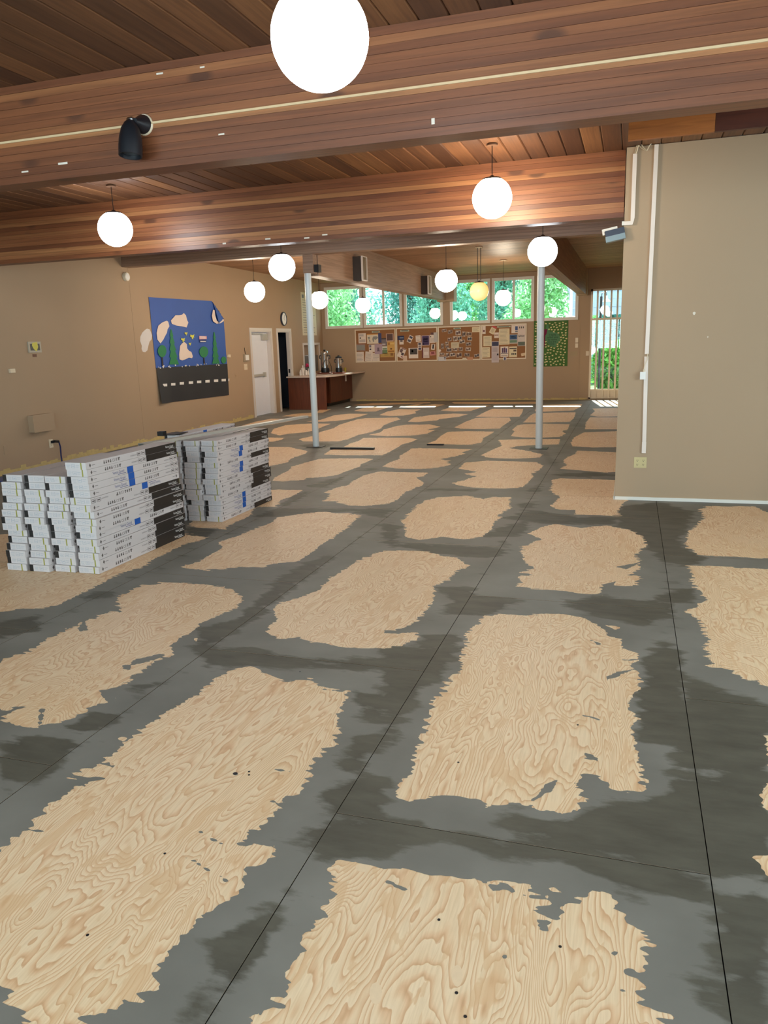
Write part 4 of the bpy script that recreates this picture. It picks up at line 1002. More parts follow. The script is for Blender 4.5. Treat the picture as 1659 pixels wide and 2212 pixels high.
# blue sheet, gently puckered
outline = Lp(ZM, [(150,165),(1180,230),(1330,440),(1365,500),(1425,1255),(1440,1330),(275,1330)])
mb = MB(); nu, nv = 40, 36
TL, TR, BR, BL = [np.array(q) for q in Lp(ZM, [(150,165),(1352,240),(1432,1300),(272,1330)])]
grid = {}
def inside(p, poly):
    r = False
    for i in range(len(poly)):
        a, b_ = poly[i], poly[(i+1) % len(poly)]
        if (a[1] > p[1]) != (b_[1] > p[1]) and p[0] < (b_[0]-a[0])*(p[1]-a[1])/(b_[1]-a[1])+a[0]: r = not r
    return r
foldA, foldB = [np.array(q) for q in Lp(ZM, [(1180,230),(1365,500)])]
fd = foldB-foldA; fn = np.array([-fd[1], fd[0]])/np.linalg.norm(fd)
vsg = []
for j in range(nv+1):
    for i in range(nu+1):
        s, t_ = i/nu, j/nv
        q = (TL*(1-s)+TR*s)*(1-t_)+(BL*(1-s)+BR*s)*t_
        k = float((q-foldA) @ fn)
        dd = d0+0.004*math.sin(s*11+t_*6)*math.sin(t_*9+s*3)+0.004+0.012*max(0, 1-abs(s-0.88)*5)*max(0, 1-t_*2.2)
        if k > 0:  # the corner that has come loose folds back over the sheet
            q = q-fn*2*k; dd += 0.012+0.05*min(1, k*3)
        vsg.append(LEFT.pt(q[0], q[1], dd))
fs = [(j*(nu+1)+i, (j+1)*(nu+1)+i, (j+1)*(nu+1)+i+1, j*(nu+1)+i+1) for j in range(nv) for i in range(nu)]
mb.add(vsg, fs); obs.append(mb.build('blue_sheet', blue_paper, smooth=True))
# black road sheet with loose lower corner
TL, TR, BR, BL = [np.array(q) for q in Lp(ZM, [(275,1318),(1432,1250),(1462,1760),(325,1900)])]
mb = MB(); vsg = []
for j in range(21):
    for i in range(31):
        s, t_ = i/30, j/20; q = (TL*(1-s)+TR*s)*(1-t_)+(BL*(1-s)+BR*s)*t_
        vsg.append(LEFT.pt(q[0], q[1], 0.014+0.004*math.sin(s*23)*t_+0.05*max(0, 1-s*6)*t_))
mb.add(vsg, [(j*31+i, (j+1)*31+i, (j+1)*31+i+1, j*31+i+1) for j in range(20) for i in range(30)])
obs.append(mb.build('road_sheet', black_paper, smooth=True))
dd = 0.020
mcut('cloud', [(505,545),(545,500),(580,460),(640,460),(690,450),(715,425),(750,460),(770,540),(790,580),(775,620),(760,660),(700,645),(600,630),(520,600)], dd, cloud_paper)
mcut('cloud', [(300,630),(360,580),(440,548),(462,570),(480,640),(450,690),(440,745),(410,800),(380,860),(335,920),(285,860),(272,750)], dd, cloud_paper)
mcut('cloud', [(655,960),(690,915),(725,897),(765,930),(770,1000),(800,1040),(840,1060),(862,1130),(850,1160),(800,1150),(740,1180),(690,1195),(645,1180),(640,1100),(650,1010)], dd, cloud_paper)
mcut('cloud', [(1180,370),(1205,380),(1215,470),(1240,550),(1270,570),(1350,520),(1355,555),(1300,590),(1240,600),(1180,560),(1160,470)], dd+0.02, cloud_paper)
def fir(cx, top, bot, hw):
    pts = []; n = 5
    for k in range(n):
        f0 = k/n; f1 = (k+1)/n
        pts.append((cx+hw*(0.12+0.75*f0)*0.75, top+(bot-top)*f0)); pts.append((cx+hw*(0.2+0.8*f1), top+(bot-top)*f1))
    pts = [(cx, top)]+pts; left = [(2*cx-x, y) for x, y in pts[1:]][::-1]
    return pts+left
mcut('fir_tree', [(x+(y-700)*0.09, y) for x, y in fir(508, 690, 1262, 80)], dd, green_paper)
mcut('fir_tree', [(x+(y-740)*0.06, y) for x, y in fir(1212, 735, 1248, 62)], dd, green_paper)
def ell(cx, cy, a, b_, n=16, sk=0): return [(cx+a*math.cos(2*math.pi*k/n)*(1+0.04*math.sin(5*k))+sk*math.sin(2*math.pi*k/n)*b_, cy+b_*math.sin(2*math.pi*k/n)) for k in range(n)]
mcut('round_tree', ell(363, 1045, 70, 100), dd, green_paper); mcut('tree_trunk', [(350,1140),(372,1140),(388,1290),(360,1290)], dd-0.001, trunk_paper)
mcut('round_tree', ell(1043, 1058, 72, 92), dd, green_paper); mcut('tree_trunk', [(1035,1145),(1052,1145),(1066,1260),(1042,1260)], dd-0.001, trunk_paper)
mcut('round_tree', ell(1368, 1190, 42, 58), dd, green_paper)
def birdp(cx, cy, s): return [(cx-28*s, cy-24*s), (cx-4*s, cy-14*s), (cx+24*s, cy-26*s), (cx+14*s, cy-2*s), (cx+22*s, cy+12*s), (cx+4*s, cy+14*s), (cx+6*s, cy+36*s), (cx-10*s, cy+30*s), (cx-12*s, cy+8*s), (cx-30*s, cy+4*s)]
for (cx, cy, s) in ((757, 757, 0.9), (860, 805, 1.3), (708, 860, 1.2), (820, 925, 0.8)): mcut('bird', birdp(cx, cy, s), dd, yellow_paper)
mcut('paper_note', [(965,797),(1088,800),(1092,848),(968,852)], dd, simple('pink_note', (206, 150, 160), 0.7)); mcut('paper_note', [(972,852),(1085,856),(1082,902),(976,905)], dd-0.001, ink_navy)
obs.append(MB().poly(LEFT, Lp(ZM, [(980,808),(1075,810),(1075,820),(980,818)]), dd+.0025, dd+.003).poly(LEFT, Lp(ZM, [(980,828),(1075,830),(1075,840),(980,838)]), dd+.0025, dd+.003).poly(LEFT, Lp(ZM, [(985,880),(1075,882),(1075,896),(985,894)]), dd+.0025, dd+.003).build('note_lines', ink_white))
for k, (cx, cy) in enumerate(((402,1597),(543,1584),(683,1568),(832,1557),(966,1545),(1103,1535),(1242,1526),(1367,1516),(1450,1512))):
    w = 34 if k < 8 else 8
    mcut('road_dash', [(cx-w, cy-18), (cx+w, cy-22), (cx+w, cy+20), (cx-w, cy+22)], 0.0205 if k else 0.03, white_mat)
r_ = random.Random(11)
for k in range(26):
    s = r_.random(); q = (290+s*1000, 1308-s*48+r_.uniform(-22, 14)); w = r_.uniform(4, 15)
    mcut('tape_bit', [(q[0]-w, q[1]), (q[0]-w*.2, q[1]-12), (q[0]+w, q[1]+2), (q[0]+w*.2, q[1]+12)], dd+0.001, white_mat, 0.001)
adopt(root, *obs); tag(root, 'blue paper mural of clouds and trees over a black paper road', 'mural')
o = MB().poly(LEFT, Lp(ZM, [(20,810),(50,745),(95,700),(130,678),(170,690),(195,740),(212,790),(205,850),(170,890),(150,960),(135,1030),(100,1062),(60,1055),(40,1010),(45,960),(18,880)]), 0.002, 0.005).build('paper_cloud', cloud_white)
tag(o, 'loose white paper cloud on the wall beside the mural', 'paper cloud')

# ================================================================== SMALL THINGS ON THE LEFT WALL
def lw_box(name, x0, y0, x1, y1, d, mat, label, cat, d0=0.0005):
    a = LEFT.hit(x0, y1); c = LEFT.hit(x1, y0); bb_ = LEFT.hit(x0, y0)[1]
    o = MB().slab(LEFT, a[0], c[0], a[1], max(c[1], bb_) if False else c[1], d0, d).build(name, mat); tag(o, label, cat); return o
a = LEFT.hit(61, 762); c = LEFT.hit(85, 738)
root = empty('picture_frame', tuple(LEFT.pt((a[0]+c[0])/2, a[1], 0)))
obs = [MB().slab(LEFT, a[0], c[0], a[1], c[1], 0.001, 0.02).build('frame', simple('frame_pale', (176, 166, 148), 0.4))]
obs.append(MB().slab(LEFT, a[0]+.03, c[0]-.03, a[1]+.03, c[1]-.03, 0.02, 0.022).build('print', simple('photo_dark', (58, 60, 58), 0.4, var=0.5, scale=30)))
uc, vc = (a[0]+c[0])/2, (a[1]+c[1])/2
obs.append(MB().poly(LEFT, [(uc-.05, vc+.06), (uc+.05, vc+.07), (uc+.06, vc), (uc+.02, vc-.06), (uc-.03, vc-.03), (uc-.06, vc+.02)], 0.022, 0.0235).build('flower', simple('flower_yellow', (206, 196, 84), 0.6)))
adopt(root, *obs); tag(root, 'small square picture of a yellow flower in a pale frame', 'picture')
lw_box('name_plaque', 70, 771, 79, 765, 0.006, brown_plate, 'small brown plaque under the yellow flower picture', 'plaque')
lw_box('wall_sensor', 18, 805, 30, 797, 0.03, cream_plastic, 'small cream sensor box on the mural wall below the flower picture', 'sensor')
a = LEFT.hit(59, 937); c = LEFT.hit(100, 893)
a = (8.82, 0.52); c = (9.25, 0.76)
root = empty('wall_cover', tuple(LEFT.pt(9.0, a[1], 0)))
obs = [MB().slab(LEFT, a[0], c[0], a[1], c[1], 0.0005, 0.09).build('housing', wall_tan), MB().slab(LEFT, a[0]-.004, c[0]+.004, a[1]-.004, c[1]+.004, 0.09, 0.097).build('cover_plate', wall_tan)]
adopt(root, *obs); tag(root, 'tan painted box cover mounted low on the mural wall', 'box cover')
def outlet(name, F, u, v, w, h, mat, label, gangs=1):
    root = empty(name, tuple(F.pt(u, v-h/2, 0))); obs = [MB().slab(F, u-w/2, u+w/2, v-h/2, v+h/2, 0.0005, 0.006).build('cover_plate', mat)]
    for g in range(gangs):
        gu = u+(g-(gangs-1)/2)*w/gangs*0.95
        for s in (-1, 1):
            cv = v+s*h*0.2
            obs.append(sk_ := MB().poly(F, [(gu+.016*math.cos(a_), cv+.015*math.sin(a_)) for a_ in np.linspace(0, 2*math.pi, 13)[:-1]], 0.006, 0.008).build('socket', mat))
            sub(sk_, MB().slab(F, gu-.008, gu-.005, cv-.002, cv+.008, .008, .0085).slab(F, gu+.005, gu+.008, cv-.002, cv+.008, .008, .0085).slab(F, gu-.003, gu+.003, cv-.011, cv-.005, .008, .0085).build('slot', black_plastic))
    adopt(root, *obs); tag(root, label, 'outlet'); return root
uo, vo = LEFT.hit(110, 958)
outlet('wall_outlet', LEFT, uo, vo, 0.08, 0.125, cream_plastic, 'cream wall outlet with a dark blue cord plugged in')
pl = LEFT.pt(uo+.0, vo+.015, 0.02)
path = [LEFT.pt(uo, vo+.02, 0.01), LEFT.pt(uo+.02, vo+.03, 0.06), LEFT.pt(uo+.08, vo+.02, 0.075), LEFT.pt(uo+.12, vo-.06, 0.06), LEFT.pt(uo+.125, vo-.2, 0.05), LEFT.pt(uo+.13, 0.02, 0.05)]
root = empty('extension_lead', tuple(path[5])); obs = [MB().tube(path[1:], 0.011, 8).build('cable', simple('cord_blue', (34, 38, 84), 0.5), smooth=True), MB().tube([path[0], path[1], path[2]], 0.02, 8).build('plug', black_plastic, smooth=True)]
adopt(root, *obs); tag(root, 'dark blue power cord hanging from the wall outlet to the floor', 'power cord')
u_, v_ = LEFT.hit(13, 972); o = MB().slab(LEFT, u_-.04, u_+.04, v_-.06, v_+.06, 0.0005, 0.006).build('cover_plate_blank', wall_tan); tag(o, 'tan painted blank cover plate low on the mural wall', 'cover plate')
u_, v_ = LEFT.hit(270, 598)
root = empty('alarm_siren', tuple(LEFT.pt(u_, v_-.07, 0))); obs = [MB().lathe([(0.075, 0.0006), (0.075, 0.04), (0.068, 0.05)], 24, tuple(LEFT.pt(u_, v_, 0)), tuple(LEFT.N)).build('housing', cream_plastic, smooth=True), MB().lathe([(0.06, 0.05), (0.055, 0.056), (0.01, 0.06)], 24, tuple(LEFT.pt(u_, v_, 0)), tuple(LEFT.N)).build('face_cap', white_mat, smooth=True)]
adopt(root, *obs); tag(root, 'round white alarm unit high on the wall above the mural', 'alarm')
# clock
u_, v_ = LEFT.hit(611, 689)
c = tuple(LEFT.pt(u_, v_, 0)); root = empty('wall_clock', tuple(LEFT.pt(u_, v_-.17, 0)))
obs = [MB().lathe([(0.165, 0.0006), (0.172, 0.03), (0.165, 0.045), (0.15, 0.045), (0.148, 0.03)], 32, c, tuple(LEFT.N)).build('rim', simple('clock_rim', (46, 48, 62), 0.4), smooth=True), MB().lathe([(0.149, 0.028), (0.149, 0.031)], 32, c, tuple(LEFT.N)).build('dial', white_mat)]
for ang, ln in ((2.2, 0.075), (0.4, 0.11)): obs.append(MB().poly(LEFT, [(u_-.004, v_-.004), (u_+.004, v_-.004), (u_+ln*math.sin(ang)+.003, v_+ln*math.cos(ang)), (u_+ln*math.sin(ang)-.003, v_+ln*math.cos(ang))], .032, .034).build('clock_hand', black_plastic))
adopt(root, *obs); tag(root, 'round wall clock with a dark rim above the narrow doorway', 'clock')
# poster beside the pole
root = empty('wall_chart', tuple(LEFT.pt(19.6, 1.87, 0)))
pu0 = LEFT.hit(649, 631)[0]; pu1 = pu0+1.05
obs = [MB().slab(LEFT, pu0, pu1, 1.88, 3.0, 0.001, 0.006).build('sheet', simple('chart_paper', (214, 200, 168), 0.6))]
mb = MB(); r_ = random.Random(5)
for k in range(14): mb.slab(LEFT, pu0+.08, pu1-.08-r_.uniform(0, .25), 2.80-k*.065-.006, 2.80-k*.065+.006, .006, .0065)
mb.slab(LEFT, pu0+.06, pu0+.2, 2.85, 2.94, .006, .0065)
obs.append(mb.build('printed_lines', ink_grey)); adopt(root, *obs); tag(root, 'tall cream chart with rows of lines high on the wall behind the left pole', 'chart')
# clipboard hanging by the door and a switch below it
ZD = (520, 660, 9.22)
P_ = Lp(ZD, [(40,970),(155,970),(155,1130),(40,1120)])
u0, u1 = P_[0][0], P_[1][0]; v0, v1 = P_[3][1], P_[0][1]
root = empty('notice_frame', tuple(LEFT.pt(u0, v0, 0)))
obs = [MB().slab(LEFT, u0, u1, v0, v1, .001, .02).build('board', frame_wood), MB().slab(LEFT, u0+(u1-u0)*.3, u1-.03, v0+.03, v1-.02, .02, .022).build('paper', white_mat), MB().tube([LEFT.pt((u0+u1)/2-.03, v1, .012), LEFT.pt((u0+u1)/2-.06, v1+.10, .012), LEFT.pt((u0+u1)/2-.05, v1+.14, .008)], .006, 6).build('hanging_cord', black_plastic)]
adopt(root, *obs); tag(root, 'small wooden notice board hung on a cord beside the white door', 'notice board')
def switch(name, F, u, v, w, h, n, label, mat=cream_plastic):
    root = empty(name, tuple(F.pt(u, v-h/2, 0))); obs = [MB().slab(F, u-w/2, u+w/2, v-h/2, v+h/2, .0005, .007).build('cover_plate', mat)]
    for k in range(n):
        uu = u+(k-(n-1)/2)*w/n*.9; obs.append(MB().slab(F, uu-.006, uu+.006, v-.014, v+.014, .007, .016).build('toggle', mat))
    adopt(root, *obs); tag(root, label, 'light switch')
u_, v_ = LEFT.hit(530.5, 792.5); switch('light_switch', LEFT, u_, v_, .16, .13, 2, 'double light switch below the hanging notice board')
u_, v_ = LEFT.hit(509, 812); switch('light_switch', LEFT, u_, v_, .08, .12, 1, 'single tan light switch between the mural and the white door', wall_tan)
lw_box('wall_sensor', 490, 772, 496, 766, .03, cream_plastic, 'tiny cream sensor at the right edge of the mural', 'sensor')

# ================================================================== DOORS
def casing(mb, F, u0, u1, v1, w=0.075, d=0.018):
    mb.slab(F, u0-w, u0, 0.003, v1+w, .0005, d).slab(F, u1, u1+w, 0.003, v1+w, .0005, d).slab(F, u0, u1, v1, v1+w, .0005, d)
    return mb
root = empty('door_1', tuple(LEFT.pt(16.75, 0, 0)))
u0, u1, _, v1 = D1
mb = casing(MB(), LEFT, u0, u1, v1); mb.slab(LEFT, u0, u0+.02, .003, v1, -.099, 0).slab(LEFT, u1-.02, u1, .003, v1, -.099, 0).slab(LEFT, u0+.02, u1-.02, v1-.02, v1, -.099, 0)
obs = [mb.build('door_frame', jamb_white)]
leaf = MB().slab(LEFT, u0+.024, u1-.024, .012, v1-.024, -.135, -.095).build('door_leaf', door_white); obs.append(leaf)
sub(leaf, MB().slab(LEFT, u0+.06, u0+.74, .93, .98, -.095, -.045).slab(LEFT, u0+.72, u0+.80, .90, 1.01, -.095, -.04).build('panic_bar', steel))
sub(leaf, MB().slab(LEFT, u0+.72, u0+1.02, v1-.20, v1-.06, -.095, -.04).build('closer_body', steel))
sub(leaf, MB().slab(LEFT, u0+.20, u0+.74, v1-.07, v1-.05, -.08, -.05).build('closer_arm', steel))
sub(leaf, MB().slab(LEFT, u0+.04, u0+.20, 1.10, 1.40, -.095, -.093).build('notice_sheet', simple('yellow_notice', (206, 194, 140), 0.6)))
adopt(root, *obs); tag(root, 'white flush door with a panic bar and closer', 'door', kind='structure')
root = empty('door_2', tuple(LEFT.pt(18.1, 0, 0)))
u0, u1, _, v1 = D2
mb = casing(MB(), LEFT, u0, u1, v1); mb.slab(LEFT, u0, u0+.02, .003, v1, -.099, 0).slab(LEFT, u1-.02, u1, .003, v1, -.099, 0).slab(LEFT, u0+.02, u1-.02, v1-.02, v1, -.099, 0)
obs = [mb.build('door_frame', jamb_white)]
obs.append(MB().slab(LEFT, u1-.023, u1-.019, .93, 1.03, -.075, -.035).build('strike_plate', dark_metal))
adopt(root, *obs); tag(root, 'narrow open doorway with a pale frame onto a dark room', 'door', kind='structure')
# dark room and kitchen seen through the openings
mb = MB(); q = Frame(LEFT.O, LEFT.U, LEFT.V, LEFT.N)
mb.slab(LEFT, 17.45, 19.0, 0, 2.6, -2.4, -2.3).slab(LEFT, 17.4, 17.45, 0, 2.6, -2.4, -.101).slab(LEFT, 18.95, 19.0, 0, 2.6, -2.4, -.101).slab(LEFT, 17.4, 19.0, 2.6, 2.7, -2.4, -.101).slab(LEFT, 17.4, 19.0, -.05, 0, -2.4, -.02)
o = mb.build('wall_storeroom', dark_room); tag(o, 'dim blue-grey storeroom behind the narrow doorway', 'room', kind='structure')
root = empty('storage_cabinet', tuple(LEFT.pt(17.9, 0, -1.6)))
obs = [MB().slab(LEFT, 17.5, 18.3, .002, .85, -2.28, -1.3).build('cabinet_body', navy_item), MB().slab(LEFT, 17.5, 18.3, .85, .89, -2.28, -1.27).build('cabinet_top', grey_item), MB().slab(LEFT, 17.55, 18.1, .89, 1.12, -2.2, -1.5).build('tray_stack', navy_item)]
adopt(root, *obs); tag(root, 'dark navy cabinet inside the dim storeroom', 'cabinet')
o = MB().slab(LEFT, 17.5, 18.2, 1.28, 1.60, -2.298, -2.0).build('wall_shelf', simple('brown_shelf', (92, 74, 62), 0.6)); tag(o, 'brown shelf box on the storeroom wall', 'shelf')
# pass-through over the counter
root = empty('window_11', tuple(LEFT.pt(19.97, .9, 0))); u0, u1, v0, v1 = PT
mb = MB().slab(LEFT, u0-.06, u0, v0, v1+.06, .0005, .02).slab(LEFT, u1, u1+.06, v0, v1+.06, .0005, .02).slab(LEFT, u0, u1, v1, v1+.06, .0005, .02)
obs = [mb.build('window_frame', jamb_white), MB().slab(LEFT, u0, u1, v0, v0+.44, -.06, -.04).build('shutter', pass_grey), MB().slab(LEFT, u0, u1, v0+.44, v1, -.09, -.07).build('shutter_head', simple('pass_head', (150, 128, 108), 0.6))]
adopt(root, *obs); tag(root, 'framed serving hatch with a grey shutter above the counter', 'serving hatch', kind='structure')

# ================================================================== COUNTER
CT = 0.85
root = empty('counter_cabinet', (-8.0, 18.3, 0)); obs = []
xw = lambda y: xl(y)+0.006
obs.append(MB().box(xw(18.2)+.0, -7.34, 18.20, 18.235, .002, CT-.035).build('end_panel', cabinet_wood))
mb = MB(); y0 = 19.15
mb.add([(xw(y0), y0, .09), (-7.62, y0, .09), (-7.62, 20.88, .09), (xw(20.88), 20.88, .09), (xw(y0), y0, CT-.035), (-7.62, y0, CT-.035), (-7.62, 20.88, CT-.035), (xw(20.88), 20.88, CT-.035)], [(3, 2, 1, 0), (4, 5, 6, 7), (0, 1, 5, 4), (1, 2, 6, 5), (2, 3, 7, 6), (3, 0, 4, 7)])
obs.append(mb.build('cabinet_body', cabinet_wood))
obs.append(MB().box(-8.3, -7.69, y0+.03, 20.87, .002, .09).build('toe_kick', black_plastic))
for (ya, yb) in ((19.17, 20.0), (20.01, 20.86)): obs.append(MB().box(-7.62, -7.60, ya, yb, .10, CT-.045).build('cabinet_door', cabinet_wood))
obs.append(MB().box(-8.38, -8.33, 18.24, 19.14, .002, CT-.035).build('back_panel', cabinet_wood))
obs.append(MB().box(-7.599, -7.597, 20.3, 20.42, .60, .78).build('paper_tag', white_mat))
adopt(root, *obs); tag(root, 'brown wood counter base with an open knee space', 'cabinet')
mb = MB(); pl_ = [(xw(18.1), 18.1), (-7.28, 18.08), (-7.16, 18.6), (-7.2, 20.88), (xw(20.88), 20.88)]
GF = Frame((0, 0, 0), (1, 0, 0), (0, 1, 0), (0, 0, 1)); mb.poly(GF, pl_, CT-.034, CT)
o = mb.build('countertop', laminate); tag(o, 'pale laminate countertop with a chamfered corner', 'countertop')
def urn(px, py, r, h, label, lab2):
    q = floor_pt(px, py, CT+.04); x, y = q[0], min(q[1], 20.55)
    x = q[0]*y/q[1]
    trb = MB().box(x-r*1.6, x+r*1.6, y-r*1.35, y+r*1.35, CT+.001, CT+.035).build('serving_tray', tray_wood); tag(trb, lab2, 'tray')
    z0 = CT+.036
    root = empty('coffee_urn', (x, y, z0)); c = (x, y, z0)
    obs = [MB().lathe([(r*1.05, .002), (r*1.08, .06), (r*1.0, .12)], 28, c).build('base', black_plastic, smooth=True), MB().lathe([(r*.96, .12), (r*.97, h*.82), (r*.99, h*.84)], 32, c).build('tank', chrome, smooth=True),
           MB().lathe([(r*1.03, h*.84), (r*1.03, h*.875), (r*.85, h*.93), (r*.3, h*.96)], 28, c).build('lid', black_plastic if r < .1 else chrome, smooth=True), MB().lathe([(.02, h*.955), (.03, h*.97), (.03, h), (.012, h*1.005)], 14, c).build('lid_knob', black_plastic, smooth=True)]
    obs.append(MB().tube([(x+r*.6, y-r*.7, z0+.16), (x+r*1.0, y-r*1.2, z0+.16), (x+r*1.05, y-r*1.3, z0+.12)], .013, 8).build('spigot', black_plastic, smooth=True))
    for s in (-1, 1): obs.append(MB().tube([(x+s*r*.95, y, z0+h*.76), (x+s*r*1.35, y, z0+h*.74), (x+s*r*1.4, y, z0+h*.62), (x+s*r*.97, y, z0+h*.58)], .014, 8).build('handle', black_plastic, smooth=True))
    obs.append(MB().tube([(x+r*.9, y-r*.55, z0+.2), (x+r*.95, y-r*.6, z0+h*.7)], .008, 8).build('sight_glass', bottle_plastic))
    adopt(root, *obs); tag(root, label, 'coffee urn')
    return x, y
u1x, u1y = urn(703, 804, .108, .60, 'tall polished steel coffee urn with a chrome lid on the counter', 'dark wooden tray under the tall coffee urn')
u2x, u2y = urn(732.5, 803.5, .088, .44, 'shorter steel coffee urn with a black lid on the counter', 'reddish wooden tray under the shorter coffee urn')
path = [(u1x+.05, u1y-.16, CT+.05), (u1x-.02, u1y-.19, CT+.2), (u1x+.08, u1y-.2, CT+.36), (u1x+.17, u1y-.17, CT+.36), (u1x+.22, u1y-.12, CT+.2), (u1x+.22, u1y-.1, CT+.012)]
o = MB().tube(path, .008, 6).build('appliance_lead', black_plastic, smooth=True); tag(o, 'black looped power cord in front of the tall coffee urn', 'power cord')
o = MB().lathe([(.03, .001), (.035, .12), (.03, .12), (.026, .01)], 14, (u1x+.17, 20.62, CT)).build('drink_cup', yellow_cup, smooth=True); tag(o, 'yellow cup standing between the two coffee urns', 'cup')
bots = [(649.5, .14, .03), (652, .19, .032), (655, .26, .03), (658, .20, .04), (662, .16, .036), (666.5, .17, .022)]
names = ['short white bottle at the outer end of the bottle cluster on the counter', 'white squeeze bottle second in the counter cluster', 'tallest white pump bottle in the counter cluster', 'broad white jar in the middle of the counter cluster', 'white jar with a dark mark in the counter cluster', 'white cone-shaped bottle closest to the pole in the counter cluster']
for k, (px, h, r) in enumerate(bots):
    q = floor_pt(px, 811-0.2*k, CT); y = q[1]+0.10*(k % 2)
    x = q[0]*y/q[1]; x = max(x, xl(y)+.06)
    root = empty('condiment_bottle', (x, y, CT)); c = (x, y, CT+.001)
    prof = [(r, 0), (r, h*.6), (r*.5, h*.78), (r*.4, h*.82)] if k != 5 else [(r*1.2, 0), (r*.3, h*.85)]
    obs = [MB().lathe(prof, 16, c).build('body', bottle_plastic, smooth=True), MB().lathe([(r*.45, h*.82), (r*.42, h*.92), (r*.12, h)], 12, c).build('cap', white_mat if k != 4 else black_plastic, smooth=True)]
    adopt(root, *obs); tag(root, names[k], 'bottle')
q = floor_pt(663, 806, CT); x, y = -8.28, 19.35
root = empty('flower_vase', (x, y, CT)); obs = [MB().lathe([(.03, .001), (.045, .1), (.025, .16), (.03, .17)], 16, (x, y, CT)).build('vase', black_plastic, smooth=True)]
for k in range(5):
    a_ = k*1.3; fx, fy, fz = x+.04*math.cos(a_), y-.02+.03*math.sin(a_), CT+.22+.02*(k % 3)
    obs.append(MB().lathe([(.004, -.035), (.03, -.02), (.042, .0), (.032, .022), (.005, .03)], 10, (fx, fy, fz)).build('blossom', flower_pink, smooth=True)); obs.append(MB().tube([(x, y, CT+.15), (fx, fy, fz-.03)], .004, 5).build('stem', green_card))
adopt(root, *obs); tag(root, 'dark vase of pink flowers on the counter', 'vase')

# ================================================================== CORKBOARDS AND PAPERS
bx = [-7.474, -6.262, -5.068, -3.877, -2.654]
BZ0, BZ1 = 1.09, 2.005
bl = ['corkboard with the world map sheet, next to the counter', 'corkboard with a tilted bookmark and a purple poster', 'corkboard covered with small cut-out photos', 'corkboard of notices next to the green banner']
for i in range(4):
    u0, u1 = bx[i]+.006, bx[i+1]-.006
    root = empty('corkboard', tuple(FAR.pt((u0+u1)/2, BZ0, 0)))
    fw = .03
    mb = MB().slab(FAR, u0, u1, BZ0, BZ0+fw, .001, .022).slab(FAR, u0, u1, BZ1-fw, BZ1, .001, .022).slab(FAR, u0, u0+fw, BZ0+fw, BZ1-fw, .001, .022).slab(FAR, u1-fw, u1, BZ0+fw, BZ1-fw, .001, .022)
    obs = [MB().slab(FAR, u0+fw, u1-fw, BZ0+fw, BZ1-fw, .001, .010).build('cork_panel', cork), mb.build('board_frame', cream_plastic)]
    adopt(root, *obs); tag(root, bl[i], 'corkboard')
pcache = {}
def pm_(rgb):
    if rgb not in pcache: pcache[rgb] = simple('paper_%d_%d_%d' % rgb, rgb, 0.65, var=0.04, scale=15)
    return pcache[rgb]
ZA = (760, 690, 8.295); ZB = (940, 690, 7.9)
WHT = (226, 210, 196); CRM = (222, 206, 170)
def paper(z, x0, y0, x1, y1, rgb, label, cat='sheet', name='pinned_sheet', deco=None, rot=0, group=None, lvl=0):
    a = FAR.hit(z[0]+x0/z[2], z[1]+y1/z[2]); c = FAR.hit(z[0]+x1/z[2], z[1]+y0/z[2])
    uc, vc = (a[0]+c[0])/2, (a[1]+c[1])/2; w, h = c[0]-a[0], c[1]-a[1]
    Fr = Frame(FAR.pt(uc, vc, 0), FAR.U*math.cos(rot)+FAR.V*math.sin(rot), -FAR.U*math.sin(rot)+FAR.V*math.cos(rot), FAR.N)
    d = .0104+.0012*lvl; e_ = .0006
    root = empty(name, tuple(FAR.pt(uc, vc-h/2, d)))
    obs = [MB().slab(Fr, -w/2, w/2, -h/2, h/2, d, d+.0008).build('sheet', pm_(rgb))]
    d += .0008
    if deco == 'text':
        mb = MB(); n = max(3, int(h/.035)); r_ = random.Random(int(x0*7+y0))
        for k in range(n): vv = h/2-h*(k+1)/(n+1); mb.slab(Fr, -w*.40, w*r_.uniform(.15, .40), vv-.003, vv+.003, d, d+e_)
        obs.append(mb.build('printed_lines', ink_grey))
    elif isinstance(deco, list):
        for (n_, p0, q0, p1, q1, col) in deco: obs.append(MB().slab(Fr, -w/2+w*p0, -w/2+w*p1, -h/2+h*q0, -h/2+h*q1, d, d+e_).build(n_, pm_(col)))
    adopt(root, *obs); tag(root, label, cat, group); return root, Fr, w, h, d
# --- first board
def title(z, x0, y0, x1, y1, label):
    paper(z, x0, y0, x1, y1, (176, 182, 160), label, 'title strip', 'title_strip', [('title_mark', .12, .3, .88, .7, (70, 74, 70))])
title(ZA, 362, 205, 500, 240, 'grey title strip at the top of the world map corkboard')
paper(ZA, 125, 245, 252, 428, WHT, 'white sheet with a black dot beside the world map', deco=[('dot', .15, .46, .35, .58, (40, 36, 40)), ('text_block', .1, .68, .7, .9, (190, 176, 168)), ('text_block', .1, .1, .9, .38, (190, 176, 168))])
rt, Fr, w, h, d = paper(ZA, 278, 255, 478, 440, (220, 206, 184), 'world map sheet with grey continents', 'map', 'world_map', [('header_band', 0, .90, 1, 1, (206, 150, 80))], lvl=1)
cont = [[(-.45, .2), (-.30, .26), (-.22, .12), (-.32, .0), (-.27, -.08), (-.20, -.18), (-.25, -.38), (-.31, -.2), (-.36, .02)], [(-.02, .12), (.05, .26), (.3, .28), (.46, .2), (.42, .06), (.3, -.02), (.22, -.1), (.12, .02), (.1, -.3), (.02, -.28), (-.04, -.02)]]
mb = MB()
for q in cont: mb.poly(Fr, [(x*w, y*h-.03*h) for x, y in q], d, d+.0006)
adopt(rt, mb.build('continents', pm_((140, 136, 130))))
